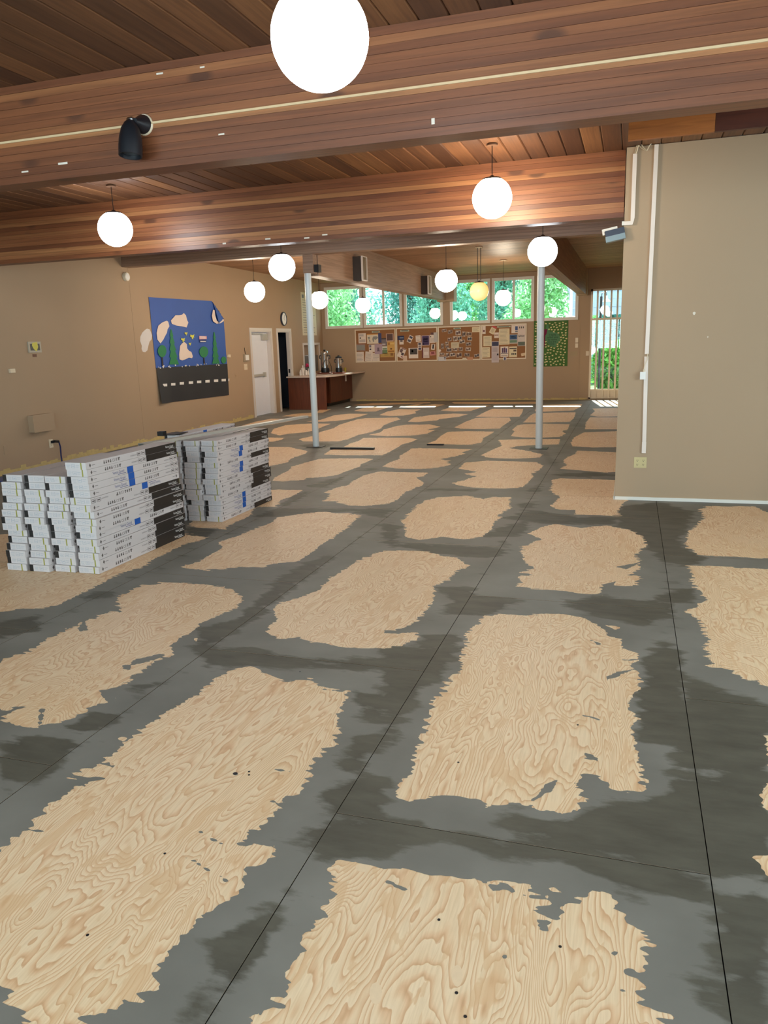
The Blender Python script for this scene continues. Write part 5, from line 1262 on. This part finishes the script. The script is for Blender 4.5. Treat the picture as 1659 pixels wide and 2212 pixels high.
paper(ZA, 478, 245, 530, 420, (58, 66, 112), 'navy strip beside the world map', 'strip', 'pinned_strip', lvl=2)
paper(ZA, 618, 250, 745, 395, (206, 176, 160), 'brown photo print with a pale border near the top of the map board', 'photo', 'photo_print', [('photo_area', .08, .1, .92, .95, (92, 66, 62))], lvl=1)
paper(ZA, 538, 335, 632, 475, (120, 108, 112), 'dark photo flyer right of the world map', 'flyer', 'pinned_flyer', [('dark_band', 0, .86, 1, 1, (60, 54, 56)), ('bright_area', .1, .1, .7, .3, (190, 176, 176))])
paper(ZA, 640, 395, 770, 600, (206, 160, 84), 'orange-yellow flyer on the map board', 'flyer', 'pinned_flyer', [('text_block', .1, .7, .35, .92, (170, 116, 56)), ('text_block', .4, .75, .9, .9, (222, 184, 110)), ('mark', .4, .28, .62, .42, (110, 70, 30)), ('mark', .1, .08, .9, .2, (150, 96, 40))], lvl=2)
paper(ZA, 515, 590, 755, 680, (186, 148, 80), 'ochre map strip under the orange flyer', 'flyer', 'pinned_flyer', [('mark', .75, .3, .95, .9, (140, 96, 50)), ('mark', .3, .4, .6, .6, (150, 130, 70))])
paper(ZA, 82, 440, 240, 570, (150, 116, 104), 'brown framed grey certificate on the map board', 'certificate', 'framed_certificate', [('grey_area', .06, .14, .95, .86, (142, 140, 132))])
paper(ZA, 80, 580, 215, 762, WHT, 'white letter in the bottom corner of the map board', 'letter', 'pinned_letter', 'text')
paper(ZA, 245, 578, 370, 755, WHT, 'tilted white letter on the map board', 'letter', 'pinned_letter', 'text', rot=-.10, lvl=1)
paper(ZA, 372, 600, 498, 750, WHT, 'white sheet partly under the lilac flyer', 'sheet', 'pinned_sheet', 'text')
paper(ZA, 310, 450, 420, 585, WHT, 'white sheet with two small dark pictures beside the lilac flyer', 'sheet', 'pinned_sheet', [('picture', .05, .62, .38, .95, (120, 110, 120)), ('picture', .1, .28, .36, .48, (50, 46, 56))])
paper(ZA, 415, 440, 545, 625, (176, 152, 164), 'lilac flyer with a small boat sketch', 'flyer', 'pinned_flyer', [('sketch', .35, .35, .6, .65, (110, 90, 104)), ('sketch', .3, .28, .75, .36, (110, 90, 104))], lvl=2)
paper(ZA, 548, 480, 640, 615, (206, 206, 190), 'green landscape flyer on the map board', 'flyer', 'pinned_flyer', [('green_area', .02, .05, .98, .5, (110, 130, 90)), ('mark', .1, .55, .9, .75, (120, 140, 100))])
# --- second board
title(ZA, 870, 185, 1028, 222, 'grey title strip at the top of the bookmark corkboard')
paper(ZA, 822, 290, 938, 372, (40, 48, 84), 'dark blue night photo on the bookmark board', 'photo', 'photo_print', [('bright_area', .3, .4, .9, .6, (140, 160, 190))], lvl=1)
paper(ZA, 855, 365, 928, 450, WHT, 'white card hanging under the dark blue photo', 'card', 'pinned_card', [('picture', .2, .55, .8, .95, (110, 96, 96))])
paper(ZA, 1010, 285, 1082, 420, WHT, 'tilted white bookmark with dark pictures', 'bookmark', 'pinned_bookmark', [('picture', .12, .62, .88, .9, (66, 70, 96)), ('picture', .12, .1, .88, .4, (90, 84, 96))], rot=-.5)
paper(ZA, 1148, 285, 1235, 402, WHT, 'cream handwritten note next to the purple poster', 'note', 'pinned_note', 'text', rot=.06)
paper(ZA, 1255, 285, 1392, 468, (196, 176, 186), 'purple poster with a pale border', 'poster', 'pinned_poster', [('purple_area', .07, .06, .93, .95, (62, 40, 84)), ('text_block', .2, .6, .8, .68, (190, 170, 190)), ('text_block', .2, .4, .8, .46, (120, 100, 140)), ('mark', .12, .1, .3, .2, (160, 140, 150))])
paper(ZA, 1186, 412, 1250, 555, WHT, 'upright white strip of small dark portraits', 'strip', 'pinned_strip', [('picture', .15, .7, .85, .95, (66, 56, 76)), ('picture', .15, .38, .85, .62, (140, 126, 130)), ('picture', .15, .06, .85, .32, (70, 62, 90))])
paper(ZA, 1400, 275, 1500, 420, WHT, 'white letter with a dark seal on the bookmark board', 'letter', 'pinned_letter', [('dot', .08, .7, .25, .84, (60, 56, 60)), ('text_block', .1, .1, .8, .6, (206, 190, 180))])
paper(ZA, 1475, 232, 1540, 405, (186, 180, 176), 'grey sheet overlapping the frame of the bookmark board', 'sheet', 'pinned_sheet', rot=.05, lvl=12)
paper(ZA, 1415, 235, 1470, 275, (96, 62, 60), 'small dark red photo above the sealed letter', 'photo', 'photo_print', lvl=1)
paper(ZA, 845, 505, 950, 690, WHT, 'large tilted photo page at the corner of the bookmark board', 'page', 'pinned_page', [('picture', .1, .5, .55, .85, (110, 86, 84)), ('picture', .5, .3, .9, .55, (70, 56, 64)), ('picture', .15, .9, .9, .98, (120, 70, 66)), ('picture', .6, .08, .95, .22, (170, 110, 110))], rot=-.45, lvl=11)
paper(ZA, 1022, 510, 1188, 698, WHT, 'white sheet with a dark group photo at the bottom of the bookmark board', 'sheet', 'pinned_sheet', [('picture', .15, .38, .92, .95, (74, 66, 62)), ('bright_area', .3, .6, .5, .8, (150, 140, 130))])
paper(ZA, 922, 650, 992, 742, (216, 186, 164), 'small peach card at the foot of the bookmark board', 'card', 'pinned_card', lvl=2)
paper(ZA, 1258, 505, 1388, 692, (206, 186, 176), 'pale sheet with a dark red edge under the purple poster', 'sheet', 'pinned_sheet', [('red_edge', 0, 0, .18, 1, (110, 50, 46)), ('text_block', .3, .3, .85, .6, (222, 208, 200))])
paper(ZA, 1425, 442, 1490, 545, WHT, 'small photo of a dark bird on white card', 'photo', 'photo_print', [('picture', .3, .2, .75, .95, (50, 50, 56))], rot=-.12)
paper(ZA, 1405, 572, 1500, 645, (196, 130, 126), 'reddish photo at the lower corner of the bookmark board', 'photo', 'photo_print', [('picture', .2, .3, .8, .9, (140, 70, 70))], rot=.1)
paper(ZA, 1556, 540, 1600, 582, WHT, 'small white scrap on the frame between two corkboards', 'scrap', 'paper_scrap', rot=.5, lvl=12)
# --- third board
title(ZB, 316, 138, 440, 170, 'grey title strip at the top of the photo corkboard')
paper(ZB, 632, 128, 768, 220, CRM, 'cream card in the top corner of the photo board', 'card', 'pinned_card', 'text', lvl=1)
paper(ZB, 275, 388, 408, 490, (206, 190, 160), 'cream note in the middle of the photo board', 'note', 'pinned_note', 'text', lvl=2)
paper(ZB, 58, 632, 188, 710, (206, 200, 200), 'white card overlapping the bottom frame of the photo board', 'card', 'pinned_card', [('picture', .75, .7, .95, .9, (66, 60, 66)), ('picture', .75, .35, .95, .55, (66, 60, 66))], lvl=12)
paper(ZB, 470, 652, 538, 692, (214, 200, 176), 'small cream tab on the bottom frame of the photo board', 'tab', 'pinned_tab', lvl=12)
paper(ZB, 552, 640, 648, 690, (196, 142, 106), 'orange-brown card on the bottom frame of the photo board', 'card', 'pinned_card', lvl=12)
cut = [(155,190,80,50),(258,212,80,62),(395,228,90,80),(490,250,60,90),(578,250,100,76),(250,340,70,60),(340,328,66,86),(418,320,80,74),(590,330,80,72),(462,380,96,58),(200,408,60,50),(125,455,50,90),(205,465,60,40),(570,420,90,60),(240,520,90,70),(340,510,80,60),(438,505,70,66),(566,508,90,60),(118,592,84,50),(215,610,60,80),(302,600,90,60),(410,610,100,90),(546,604,90,56),(712,616,90,56)]
rows_ = [sorted([q for q in cut if a_ <= q[1] < b_]) for a_, b_ in ((0, 300), (300, 400), (400, 480), (480, 560), (560, 900))]
RN = ['top', 'second', 'third', 'fourth', 'bottom']
r_ = random.Random(21)
for k, (cx, cy, w, h) in enumerate(cut):
    ri = [q for q in range(5) if (cx, cy, w, h) in rows_[q]][0]
    plab = 'small cut-out photo, %s from the counter in the photo corkboard\'s %s row' % (ORD[rows_[ri].index((cx, cy, w, h))], RN[ri])
    tn = r_.choice([(190, 170, 150), (170, 150, 136), (150, 134, 120), (200, 184, 170), (176, 148, 120)])
    dk = r_.choice([(84, 66, 60), (96, 70, 66), (70, 66, 72), (110, 84, 70)])
    paper(ZB, cx-w/2, cy-h/2, cx+w/2, cy+h/2, tn, plab, 'photo', 'photo_print', [('picture', .12, .12, .45, .7, dk), ('picture', .5, .3, .9, .85, dk), ('bright_area', .3, .6, .6, .9, (222, 210, 200))], rot=r_.uniform(-.2, .2), group='cut-out photos on the photo corkboard', lvl=k % 3)
# --- fourth board
title(ZB, 1058, 108, 1290, 140, 'blue-grey title strip at the top of the notices corkboard')
paper(ZB, 806, 112, 862, 248, WHT, 'narrow white leaflet in the top corner of the notices board', 'leaflet', 'pinned_leaflet', [('picture', .2, .25, .75, .5, (120, 70, 70))])
paper(ZB, 945, 108, 1032, 250, CRM, 'tilted cream flyer with a red top band', 'flyer', 'pinned_flyer', [('red_band', 0, .76, 1, 1, (196, 84, 76)), ('text_block', .2, .15, .8, .65, (206, 186, 150))], rot=-.5, lvl=1)
paper(ZB, 1010, 222, 1088, 318, WHT, 'folded white card between the flyer and the large list', 'card', 'pinned_card', [('mark', .05, .45, .9, .6, (140, 100, 74))])
paper(ZB, 1090, 152, 1270, 432, CRM, 'large cream list with several columns', 'list', 'pinned_list', 'text', lvl=1)
paper(ZB, 1302, 95, 1420, 235, WHT, 'white leaflet with a blue block in the notices board', 'leaflet', 'pinned_leaflet', [('blue_area', .55, .35, .95, .85, (64, 84, 130)), ('mark', .55, .12, .95, .25, (110, 120, 130))])
paper(ZB, 1410, 82, 1540, 265, (216, 198, 186), 'pale sheet with three dark figures at the top of the notices board', 'sheet', 'pinned_sheet', [('figure', .2, .62, .32, .8, (70, 62, 62)), ('figure', .44, .62, .56, .8, (70, 62, 62)), ('figure', .68, .62, .8, .8, (70, 62, 62))], lvl=1)
rt, Fr, w, h, d = paper(ZB, 1408, 262, 1545, 455, (206, 192, 182), 'sheet with cursive writing above a landscape photo', 'sheet', 'pinned_sheet', [('picture', .05, .04, .92, .38, (96, 104, 90))], lvl=2)
mb = MB(); mb.tube([tuple(Fr.pt(-w*.44+w*.78*k/40, h*.40+.022*math.sin(k*1.15)*(1.6 if k % 9 == 0 else .7), d+.004)) for k in range(41)], .003, 4); adopt(rt, mb.build('pen_scribble', ink_black))
paper(ZB, 1272, 255, 1405, 415, (206, 196, 186), 'leaflet with a blue panel over a green panel', 'leaflet', 'pinned_leaflet', [('blue_area', .02, .45, .95, .97, (66, 92, 132)), ('green_area', .02, .1, .95, .38, (110, 136, 110)), ('text_block', .15, .6, .8, .66, (150, 170, 190)), ('text_block', .15, .74, .8, .8, (150, 170, 190))])
paper(ZB, 825, 278, 965, 458, CRM, 'cream typed list left of the large list', 'list', 'pinned_list', 'text')
paper(ZB, 802, 472, 935, 652, CRM, 'cream typed page at the lower corner of the notices board', 'page', 'pinned_page', 'text')
paper(ZB, 965, 372, 1092, 738, (196, 182, 180), 'long banner leaflet hanging below the board frame', 'leaflet', 'pinned_leaflet', [('picture', .06, .78, .95, .97, (56, 56, 84)), ('text_block', .1, .5, .8, .72, (176, 162, 164)), ('text_block', .1, .1, .9, .44, (186, 172, 174)), ('square_mark', .74, .34, .94, .42, (120, 110, 110))], lvl=12)
paper(ZB, 1115, 460, 1250, 640, WHT, 'white poster of three purple figures', 'poster', 'pinned_poster', [('figure', .18, .4, .38, .85, (84, 60, 90)), ('figure', .42, .4, .62, .9, (96, 60, 90)), ('figure', .66, .4, .84, .82, (80, 70, 110)), ('text_block', .1, .08, .9, .16, (176, 160, 150)), ('line_band', .05, .3, .95, .35, (80, 70, 90))])
paper(ZB, 1262, 460, 1398, 645, CRM, 'cream poster with black header and small silhouettes', 'poster', 'pinned_poster', [('header_band', .05, .78, .95, .86, (50, 44, 44)), ('picture', .55, .52, .92, .7, (96, 76, 66)), ('figure', .3, .22, .45, .38, (60, 60, 54)), ('figure', .52, .22, .67, .38, (60, 60, 54)), ('figure', .74, .22, .9, .38, (60, 60, 54))])
paper(ZB, 1468, 572, 1548, 622, (216, 190, 154), 'tilted blank cream card near the banner end of the notices board', 'card', 'pinned_card', rot=.2)
paper(ZB, 1165, 642, 1218, 695, (206, 202, 206), 'small card with a navy figure on the bottom frame', 'card', 'pinned_card', [('figure', .3, .05, .75, .9, (56, 56, 96))], lvl=12)

# ================================================================== GREEN BANNER
ZC = (1130, 680, 11.06)
bu0, bu1, bz0, bz1 = -2.47, -1.592, 0.88, 2.055
root = empty('sheep_banner', tuple(FAR.pt((bu0+bu1)/2, bz0, 0)))
obs = [MB().slab(FAR, bu0, bu1, bz0, bz1, .004, .016).build('felt_cloth', banner_green)]
SM = Frame((0, 0, 0), (1, 0, 0), (0, 0, 1), (0, -1, 0))
sh = [(-.030, .012), (-.024, .020), (.012, .018), (.020, .026), (.032, .020), (.030, .010), (.022, .008), (.020, -.006), (.018, -.022), (.010, -.022), (.009, -.008), (-.012, -.008), (-.013, -.022), (-.021, -.022), (-.022, -.006)]
sh = [(x*.82, y*.82) for x, y in sh]
shm = MB().poly(SM, sh, 0, .003).mesh('sheep', sheep_felt); shm2 = MB().poly(SM, [(-x, y) for x, y in sh], 0, .003).mesh('sheep', sheep_felt)
SH = [(325,215),(310,270),(305,330),(300,395),(300,520),(305,585),(305,645),(305,705),(290,760),(300,825),(300,890),(300,955),(310,1045),(320,1110),(285,1180),(335,1175),(545,215),(635,210),(705,235),(770,195),(795,245),(875,205),(875,265),(955,185),(955,240),(1020,215),(670,305),(740,290),(810,305),(955,300),(1040,300),(620,350),(685,360),(755,365),(840,360),(915,350),(1020,375),(735,410),(845,435),(930,430),(1020,435),(950,490),(1015,490),(905,540),(965,550),(1035,570),(905,605),(1000,625),(870,655),(545,645),(540,710),(940,680),(1005,690),(825,705),(825,755),(910,750),(1000,770),(545,770),(610,750),(675,780),(745,800),(840,820),(910,815),(975,835),(600,845),(660,835),(735,865),(820,885),(895,895),(1005,900),(585,910),(655,915),(530,945),(790,940),(900,955),(965,960),(705,975),(545,1005),(625,1005),(860,1015),(950,1025),(785,1040),(540,1070),(630,1060),(705,1070),(900,1080),(975,1080),(570,1120),(655,1125),(770,1115),(830,1110),(975,1135),(525,1135),(730,1160),(550,1195),(665,1200),(795,1190),(885,1180),(970,1200),(430,230),(420,1000),(430,1130),(440,850)]
r_ = random.Random(9)
for (x, y) in SH:
    u, v = FAR.hit(ZC[0]+x/ZC[2], ZC[1]+y/ZC[2]); o = put('sheep', r_.choice([shm, shm2])); o.location = tuple(FAR.pt(u, v, .0165)); o.rotation_euler = (0, r_.uniform(-.25, .25), 0); obs.append(o)
def Fp(z, pts): return [FAR.hit(z[0]+x/z[2], z[1]+y/z[2]) for x, y in pts]
obs.append(MB().poly(FAR, Fp(ZC, [(560,240),(600,220),(620,330),(640,400),(740,400),(840,450),(880,520),(870,640),(800,680),(780,770),(640,740),(560,640),(530,600),(540,420)]), .016, .0175).build('text_patch', simple('patch_green', (84, 128, 92), 0.9)))
obs.append(MB().poly(FAR, Fp(ZC, [(340,410),(400,380),(560,340),(580,360),(560,460),(530,500),(520,760),(340,750),(350,520),(320,460)]), .016, .019).build('robed_figure', maroon))
mb = MB()
for k, (tx, x, y, s) in enumerate((('I have', 620, 500, .075), ('called you', 570, 560, .07), ('by name', 590, 615, .07), ('you are', 590, 665, .07), ('mine', 620, 715, .07))):
    u, v = FAR.hit(ZC[0]+x/ZC[2], ZC[1]+y/ZC[2]); text_into(mb, FAR, tx, u, v, s, .018)
obs.append(mb.build('lettering', simple('ink_dark_green', (28, 48, 34), 0.8)))
adopt(root, *obs); tag(root, 'green felt banner covered with cream sheep beside the corkboards', 'banner')
o = MB().slab(FAR, bu0-.03, bu1+.05, 2.058, 2.075, .001, .02).build('banner_rail', wall_tan); tag(o, 'thin tan rail above the green banner', 'rail')
# plates by the lattice window
u_, v_ = FAR.hit(1130+1283/11.06, 680+605/11.06); o = MB().slab(FAR, u_-.035, u_+.035, v_-.06, v_+.06, .0005, .02).build('wall_thermostat', cream_plastic); tag(o, 'upper cream control box between the banner and the lattice window', 'thermostat')
u_, v_ = FAR.hit(1130+1280/11.06, 680+735/11.06); o = MB().slab(FAR, u_-.035, u_+.035, v_-.055, v_+.055, .0005, .02).build('wall_thermostat', cream_plastic); tag(o, 'lower cream control box between the banner and the lattice window', 'thermostat')
u_, v_ = FAR.hit(1130+1210/11.06, 680+930/11.06); switch('light_switch', FAR, u_, v_, .19, .11, 4, 'four-gang tan switch plate right of the green banner', simple('switch_tan', (168, 146, 110), .5))
u_, v_ = FAR.hit(1130+1537/11.06, 680+922/11.06); switch('light_switch', FAR, u_, v_, .075, .115, 1, 'single light switch beside the lattice window')

# ================================================================== PARTITION WALL FITTINGS
def race(pts_px, name, label, w=0.036):
    q = [BLK.hit(x, y) for x, y in pts_px]
    return q
ua = BLK.hit(1420, 400)[0]; ub = BLK.hit(1392.5, 970)[0]; um = (ua+ub)/2
z_top = CEIL-0.008; z_mid1 = BLK.hit(1397, 764.5)[1]; z_mid2 = BLK.hit(1397, 770)[1]; z_bot = BLK.hit(1392, 978.5)[1]; z_j = BLK.hit(1393, 955)[1]
uA = BLK.hit(1397, 764)[0]
uT = BLK.hit(1418.5, 310)[0]
mb = MB(); mb.poly(BLK, [(uA-.018, z_mid1), (uA+.018, z_mid1), (uT+.018, z_top), (uT-.018, z_top)], .0005, .018)
o = mb.build('cable_raceway', pvc); tag(o, 'long white cable raceway reaching the ceiling on the partition', 'raceway')
uB = BLK.hit(1390.5, 978)[0]
root = empty('cable_raceway', tuple(BLK.pt(uB, z_bot, 0)))
obs = [MB().poly(BLK, [(uB-.018, z_j), (uB+.018, z_j), (uA+.016, z_mid2), (uA-.02, z_mid2)], .0005, .018).build('channel', pvc), MB().slab(BLK, uB-.0195, uB+.0195, z_bot, z_j, .0005, .020).build('end_sleeve', pvc)]
adopt(root, *obs); tag(root, 'lower white cable raceway ending above the four-socket outlet', 'raceway')
u1_ = BLK.hit(1371.5, 345)[0]; u2_ = BLK.hit(1367, 460)[0]; zt = BLK.hit(1371.5, 333)[1]; zl = BLK.hit(1366, 470)[1]; zb2 = BLK.hit(1360, 482)[1]
cx_ = BLK.hit(1343.5, 479)[0]
uc_ = (u1_+u2_)/2
pts = [(uc_-.018, zt), (uc_+.018, zt), (uc_+.018, zl), (uc_+.012, zl-.03), (uc_, zb2-.018), (-0.11, zb2-.018), (-0.11, zb2+.016), (uc_-.018, zb2+.016)]
root = empty('cable_raceway', tuple(BLK.pt(uc_, zb2, 0)))
obs = [MB().poly(BLK, pts, .0005, .018).build('channel', pvc), MB().box(-0.132, -0.11, BLKY-0.018, BLKY+0.06, zb2-.018, zb2+.018).build('corner_piece', white_paint)]
adopt(root, *obs); tag(root, 'short white raceway turning the corner towards the hanging fixture', 'raceway')
# loose wires at the ceiling
def BP(x, y, d): u, v = BLK.hit(x, y); return BLK.pt(u, v, d)
wires = [[(1371, 333), (1374, 322), (1377, 311), (1378, 309)], [(1374, 333), (1377, 325), (1379, 316), (1376, 309)], [(1378, 310), (1384, 320), (1392, 325), (1397, 326)], [(1397, 327), (1403, 316), (1410, 308)], [(1386, 314), (1391, 321), (1396, 325)]]
for k, wv in enumerate(wires):
    o = MB().tube([BP(x, y, .012+.004*k) for x, y in wv], .0045, 6).build('loose_wire', simple('wire_beige_%d' % k, (176, 160, 134), .5) if k % 2 == 0 else cream_plastic, smooth=True); tag(o, 'thin loose beige wire at the top of the partition', 'wire', 'loose wires at the top of the partition')
# motion light on the corner
zq = zb2-.03
root = empty('corner_fixture', (-0.2, BLKY+0.02, zq-.14)); obs = []
def tilt(mb): return mb
ax0 = np.array([-0.11, BLKY-0.005, zq]); 
FX = Frame(ax0, (-0.985, 0, -0.17), (-0.17, 0, 0.985), (0, -1, 0))
obs.append(MB().slab(FX, .0, .175, -.055, -.002, -.06, .03).build('dark_housing', simple('housing_navy', (44, 48, 64), .4)))
obs.append(MB().slab(FX, .0, .178, -.105, -.055, -.06, .032).build('grey_lens', simple('housing_grey', (124, 140, 146), .4)))
obs.append(MB().slab(FX, .06, .20, -.002, .022, -.06, .0).slab(FX, .18, .20, -.03, -.002, -.06, .0).build('white_bracket', white_paint))
adopt(root, *obs); tag(root, 'tilted grey and navy fixture on a white bracket at the partition corner', 'fixture')
# power adapter
u_, v_ = BLK.hit(1388.5, 811)
root = empty('power_adapter', tuple(BLK.pt(u_, v_-.04, 0)))
obs = [MB().slab(BLK, u_-.026, u_+.026, v_-.036, v_+.036, .019, .055).build('housing', white_mat), MB().lathe([(.009, .036), (.009, .05), (.005, .062)], 10, tuple(BLK.pt(u_+.008, v_, .037))).build('strain_relief', cream_plastic, smooth=True), MB().tube([BLK.pt(u_+.008, v_+.06, .037), BLK.pt(u_+.014, v_+.11, .034), BLK.pt(u_+.034, v_+.15, .03), BLK.pt(u_+.036, v_+.2, .02), BLK.pt(u_+.036, z_mid1+.005, .012)], .004, 6).build('lead', cream_plastic, smooth=True)]
adopt(root, *obs); tag(root, 'small white power adapter hanging on the lower raceway', 'adapter')
u_, v_ = BLK.hit(1383, 999); outlet('wall_outlet', BLK, u_, v_, .118, .105, almond, 'almond four-socket outlet low on the partition', 2)
for (px, py, r) in ((1499.5, 677, .012), (1529, 728, .005)):
    u_, v_ = BLK.hit(px, py); o = MB().poly(BLK, [(u_+r*math.cos(a_)*(1+.25*math.sin(3*a_)), v_+1.2*r*math.sin(a_)) for a_ in np.linspace(0, 2*math.pi, 13)[:-1]], .0002, .0012).build('filler_spot', paint_patch); tag(o, ('larger' if r > .01 else 'tiny')+' white filler spot on the bare partition wall', 'filler spot')

# ================================================================== OUTSIDE
o = MB().box(-30, 20, FARY+.15, 60, -.35, -.15).build('ground', soil); tag(o, 'green lawn outside the end wall', 'lawn', kind='structure')
o = MB().box(-9.4, 1.2, FARY+.16, FARY+.66, CEIL+.05, CEIL+.22).build('roof_eave', roof_ext); tag(o, 'roof overhang outside the end wall', 'eave', kind='structure')
def leaves(center, rad, n, size, seed, droop=0.4):
    g = np.random.default_rng(seed)
    d = g.normal(size=(n, 3)); d /= np.linalg.norm(d, axis=1)[:, None]
    p = np.array(center)+d*np.array(rad)*(g.random((n, 1))**0.45)
    t1 = g.normal(size=(n, 3)); t1[:, 2] -= droop; t1 /= np.linalg.norm(t1, axis=1)[:, None]
    t2 = np.cross(t1, g.normal(size=(n, 3))); t2 /= np.linalg.norm(t2, axis=1)[:, None]
    s = size*(0.6+0.8*g.random((n, 1)))
    return np.stack([p-t1*s, p+t2*s*.42, p+t1*s, p-t2*s*.42], 1)
def tree(x, y, h, r, mat, label, seed, n=16000, size=.075, zlow=0.25, trunk_r=.16):
    g = random.Random(seed); root = empty('garden_tree', (x, y, -.15)); Q = []
    for k in range(11):
        f = k/10; cz = h*(zlow+(1-zlow)*f); rr = r*(1.05-f*.75)
        a_ = g.uniform(0, 6.28); off = rr*.45
        Q.append(leaves((x+off*math.cos(a_), y+off*math.sin(a_), cz), (rr, rr, h*.10), n//11, size, seed*100+k))
    Q = np.concatenate(Q); V = Q.reshape(-1, 3)
    me = bpy.data.meshes.new('foliage'); nq = len(Q)
    me.vertices.add(nq*4); me.vertices.foreach_set('co', V.astype(np.float32).ravel()); me.loops.add(nq*4); me.loops.foreach_set('vertex_index', np.arange(nq*4, dtype=np.int32))
    me.polygons.add(nq); me.polygons.foreach_set('loop_start', (np.arange(nq)*4).astype(np.int32)); me.polygons.foreach_set('loop_total', np.full(nq, 4, np.int32))
    me.materials.append(mat); me.update(calc_edges=True); f_ = put('foliage', me)
    tr = MB().tube([(x, y, -.15), (x+.05, y, h*.4), (x, y+.05, h*.9)], [trunk_r, trunk_r*.7, trunk_r*.2], 8).build('trunk', bark, smooth=True)
    br = MB()
    for k in range(6):
        a_ = g.uniform(0, 6.28); z = h*g.uniform(.3, .8); br.tube([(x, y, z), (x+r*.8*math.cos(a_), y+r*.8*math.sin(a_), z+h*.05)], [.05, .015], 5)
    b_ = br.build('branches', bark)
    adopt(root, f_, tr, b_); tag(root, label, 'tree', 'trees outside the clerestory windows')
tree(-10.7, 27.0, 7.5, 1.15, leaf_b, 'bright leafy tree seen through the window by the counter', 1, n=17000)
tree(-6.85, 27.0, 7.5, 1.15, leaf_a, 'blue-green drooping tree outside the window under the loudspeaker beam', 2, n=17000)
tree(-3.0, 27.0, 7.5, 1.15, leaf_b, 'bright leafy tree with a thick trunk outside the two-pane window near the banner', 5, n=17000, trunk_r=.25)
tree(-13.0, 31.4, 8.0, 1.15, leaf_c, 'teal conifer behind the bright tree by the counter window', 3, n=17000)
tree(-9.0, 31.4, 8.0, 1.15, leaf_c, 'dark teal conifer outside the two-pane window by the counter', 4, n=17000)
tree(-5.0, 31.4, 8.0, 1.15, leaf_a, 'blue-green tree outside the window right of the loudspeaker beam', 6, n=17000)
tree(-1.0, 34.6, 8.0, 1.2, leaf_b, 'pale green tree far outside the window above the banner', 7, n=17000)
tree(-0.4, 30.8, 4.4, 0.95, leaf_c, 'low teal tree directly behind the lattice window', 11, zlow=.05)
tree(-14.4, 36.8, 9.0, 2.0, leaf_a, 'tall far blue-green tree at the end of the garden', 8, n=12000, size=.13)
tree(-7.6, 36.8, 9.0, 2.0, leaf_b, 'tall far bright tree in the middle of the garden', 9, n=12000, size=.13)
root = empty('hedge_bush', (-0.35, 24.4, -.15)); Q = leaves((-0.35, 24.4, .65), (.85, .7, .85), 5200, .085, 77, 0.0)
me = bpy.data.meshes.new('foliage'); nq = len(Q)
me.from_pydata([tuple(p) for p in Q.reshape(-1, 3)], [], [(4*i, 4*i+1, 4*i+2, 4*i+3) for i in range(nq)]); me.materials.append(leaf_d)
f_ = put('foliage', me); st = MB().tube([(-0.35, 24.4, -.15), (-0.35, 24.4, .8)], .05, 6).build('stem', bark); adopt(root, f_, st); tag(root, 'rounded green hedge bush outside the lattice window', 'bush')
# neighbouring carport gable with lap siding, post and lamp
root = empty('carport_gable', (-0.2, 26, 2.28)); obs = []
n = 6
for k in range(n):
    z0 = 2.28+k*.24; xs0 = -1.90-.18*(z0-2.30)
    obs.append(MB().box(xs0, 1.6, 26.0-.012*(k % 2), 26.03, z0, z0+.236).build('siding_board', siding_mat))
obs.append(MB().box(-1.95, -1.86, 25.95, 26.1, 2.2, 3.8).build('rake_board', white_paint)); obs.append(MB().box(1.5, 1.62, 25.95, 26.1, -.15, 3.8).build('corner_post', white_paint)); obs.append(MB().box(-1.95, -1.85, 26.0, 26.1, -.15, 2.2).build('corner_post', white_paint))
adopt(root, *obs); tag(root, 'pale lap-sided carport gable outside the lattice window', 'carport')
q = ray(1296, 740); pp = CAM_O+q*(23.4/q[1])
root = empty('lamp_post', (pp[0], 23.4, -.15)); c = (pp[0]+.14, 23.4, 2.58)
obs = [MB().lathe([(.12, -.02), (.10, .02), (.04, .08), (.035, .16)], 18, c).build('lamp_shade', simple('lamp_grey', (190, 196, 204), .4), smooth=True), MB().tube([(pp[0], 23.4, 2.68), (pp[0]+.02, 23.4, 2.82), (pp[0]+.14, 23.4, 2.84), (pp[0]+.14, 23.4, 2.74)], .011, 6).build('gooseneck', black_plastic, smooth=True), MB().lathe([(.035, -.15), (.035, 2.72)], 12, (pp[0], 23.4, 0)).build('post', black_plastic, smooth=True)]
adopt(root, *obs); tag(root, 'slim black post with a grey barn lamp outside the lattice window', 'lamp post')
